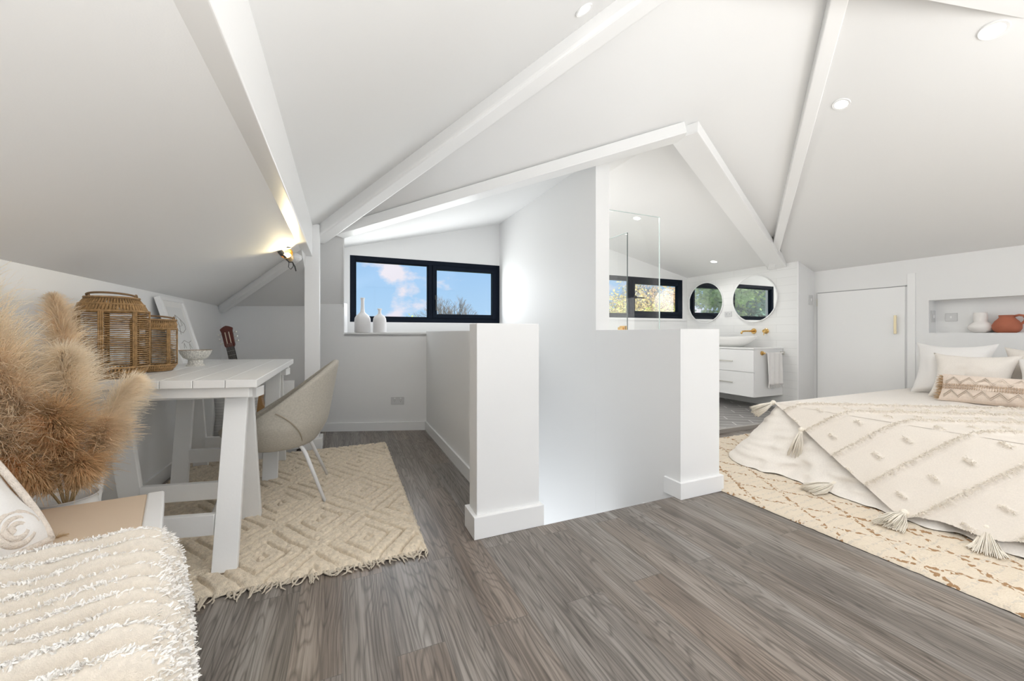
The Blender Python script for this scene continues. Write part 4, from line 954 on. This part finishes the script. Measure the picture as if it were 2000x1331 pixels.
# ================================================================== OUTSIDE
MB().box((-60, 5.2, -3.4), (60, 80, -3.2)).build('ground', mat('garden_grass', (.10, .14, .05), .9, var=.3, vscale=1), kind=ST)
BARK = mat('grey_bark', (.22, .19, .17), .9)
def bare_tree(loc, H, seed, label, depth=6, leaf=None, nleaf=0, leafm=None, group='bare and autumn trees beyond the windows', r0=.10, spread=.55, ls=.05):
    random.seed(seed); t = thing('tree', loc, label, 'tree', group); b = MB(); tips = []
    def br(p, d, L, r, k):
        q = p+d*L; m = p.lerp(q, .5)+V(random.uniform(-1, 1), random.uniform(-1, 1), 0)*L*.06
        b.tube([p, m, q], [r, r*.85, r*.7], 5 if k > 2 else 4, cap=False)
        tips.append(q)
        if k == 0: return
        for j in range(random.choice((2, 3, 3))):
            nd = (d+V(random.uniform(-1, 1), random.uniform(-1, 1), random.uniform(-.35, .7))*spread).normalized(); br(q, nd, L*random.uniform(.68, .86), r*.62, k-1)
    br(V(*loc), V(0, 0, 1), H*.26, r0, depth); b.build('branches', BARK, t)
    if nleaf:
        l = MB()
        for k in range(nleaf):
            p = random.choice(tips[6:])+V(random.gauss(0, .18), random.gauss(0, .18), random.gauss(0, .15)); u = V(random.uniform(-1, 1), random.uniform(-1, 1), random.uniform(-1, 1)).normalized(); w_ = u.orthogonal().normalized()*ls; u *= ls*1.3
            l.add([p-u, p+w_*.6, p+u, p-w_*.6], [(0, 1, 2, 3)])
        l.build('leaves', leafm, t)
def bushy(loc, R, Hh, seed, label, m, n=6000, ls=.06):
    random.seed(seed); t = thing('tree', loc, label, 'tree', 'green garden trees seen in the mirrors'); c = V(*loc)
    MB().tube([c, c+V(0, 0, Hh*.5)], [.12, .07], 8).build('trunk', BARK, t)
    bl = [(c+V(random.uniform(-R, R)*.7, random.uniform(-R, R)*.7, Hh*random.uniform(.35, .95)), R*random.uniform(.3, .55)) for _ in range(14)]
    l = MB()
    for k in range(n):
        cc, r = random.choice(bl); d = V(random.gauss(0, 1), random.gauss(0, 1), random.gauss(0, 1)).normalized(); p = cc+d*r*random.uniform(.75, 1.05)
        u = (V(random.uniform(-1, 1), random.uniform(-1, 1), random.uniform(-1, 1))).normalized(); w_ = u.orthogonal().normalized()*ls; u = u*ls*1.2
        l.add([p-u, p+w_*.7, p+u, p-w_*.7], [(0, 1, 2, 3)])
    l.build('foliage', m, t)
YEL = thin('autumn_yellow_leaves', (.78, .66, .32), .3, .4, 2); ORG = thin('autumn_orange_leaves', (.76, .54, .34), .3, .4, 2); OLV = thin('olive_leaves', (.55, .60, .20), .35, .4, 2)
GRN = thin('green_leaves', (.50, .66, .28), .4, .4, 1.5, dark=(.12, .24, .12)); DGR = thin('dark_green_leaves', (.26, .42, .34), .4, .35, 1.5, dark=(.05, .13, .12))
def at(px, Y): 
    a = math.atan((px-1000)/765)+radians(23.33); return Y*math.tan(a)
# bare tree and low tops through the left window
bare_tree((at(883, 30), 30, -3.2), 7.1, 21, 'bare leafless tree seen through the right pane of the left window', 7, r0=.17, spread=.62)
bare_tree((at(930, 34), 34, -3.2), 6.3, 25, 'distant bare tree, lower and farther right in the left window', 7, r0=.14, spread=.62)
for k, (px, y_, h_) in enumerate(((772, 24, 5.4), (808, 24, 5.5), (824, 26, 5.4))):
    bare_tree((at(px, y_), y_, -3.2), h_, 31+k, ['leftmost','middle','rightmost'][k]+' of three low treetops just above the bottom frame of the left window pane', 5, nleaf=900, leafm=OLV, r0=.08, ls=.07)
# autumn trees through the bathroom window
for k, (px, y_, h_, lm, nl) in enumerate(((1200, 12, 6.0, YEL, 3500), (1222, 17, 7.5, YEL, 0), (1258, 15, 6.8, ORG, 700), (1292, 12, 6.4, ORG, 3000), (1318, 13, 6.2, YEL, 3000), (1345, 12, 6.0, ORG, 2500), (1270, 11, 5.2, OLV, 3000), (1235, 12, 5.1, YEL, 2500))):
    bare_tree((at(px, y_), y_, -3.2), h_, 50+k, ['yellow leaved autumn tree beyond the left pane of the bathroom window', 'tall bare tree behind the bathroom window mullion', 'sparse orange tree in the bathroom casement', 'orange autumn tree filling the right of the bathroom casement', 'golden autumn tree at the right frame of the bathroom window', 'rust autumn tree beyond the right end of the bathroom window', 'olive green low tree at the bottom of the bathroom casement', 'low golden tree at the lower left of the bathroom casement'][k], 6, nleaf=nl, leafm=lm, r0=.09, ls=.045)
# garden trees reflected in the round mirrors
for k in range(9):
    x_ = -1.5-1.9*k+random.uniform(-.3, .3); y_ = 8.3+.9*k*.55
    bushy((x_, y_+1.0, -3.2), 1.9, 7.2, 80+k, 'dense green garden tree left of the house, reflected in the round mirrors', (GRN, DGR, DGR)[k % 3], 6500, .07)
print('objects', len(bpy.data.objects), 'verts', sum(len(m.vertices) for m in bpy.data.meshes))
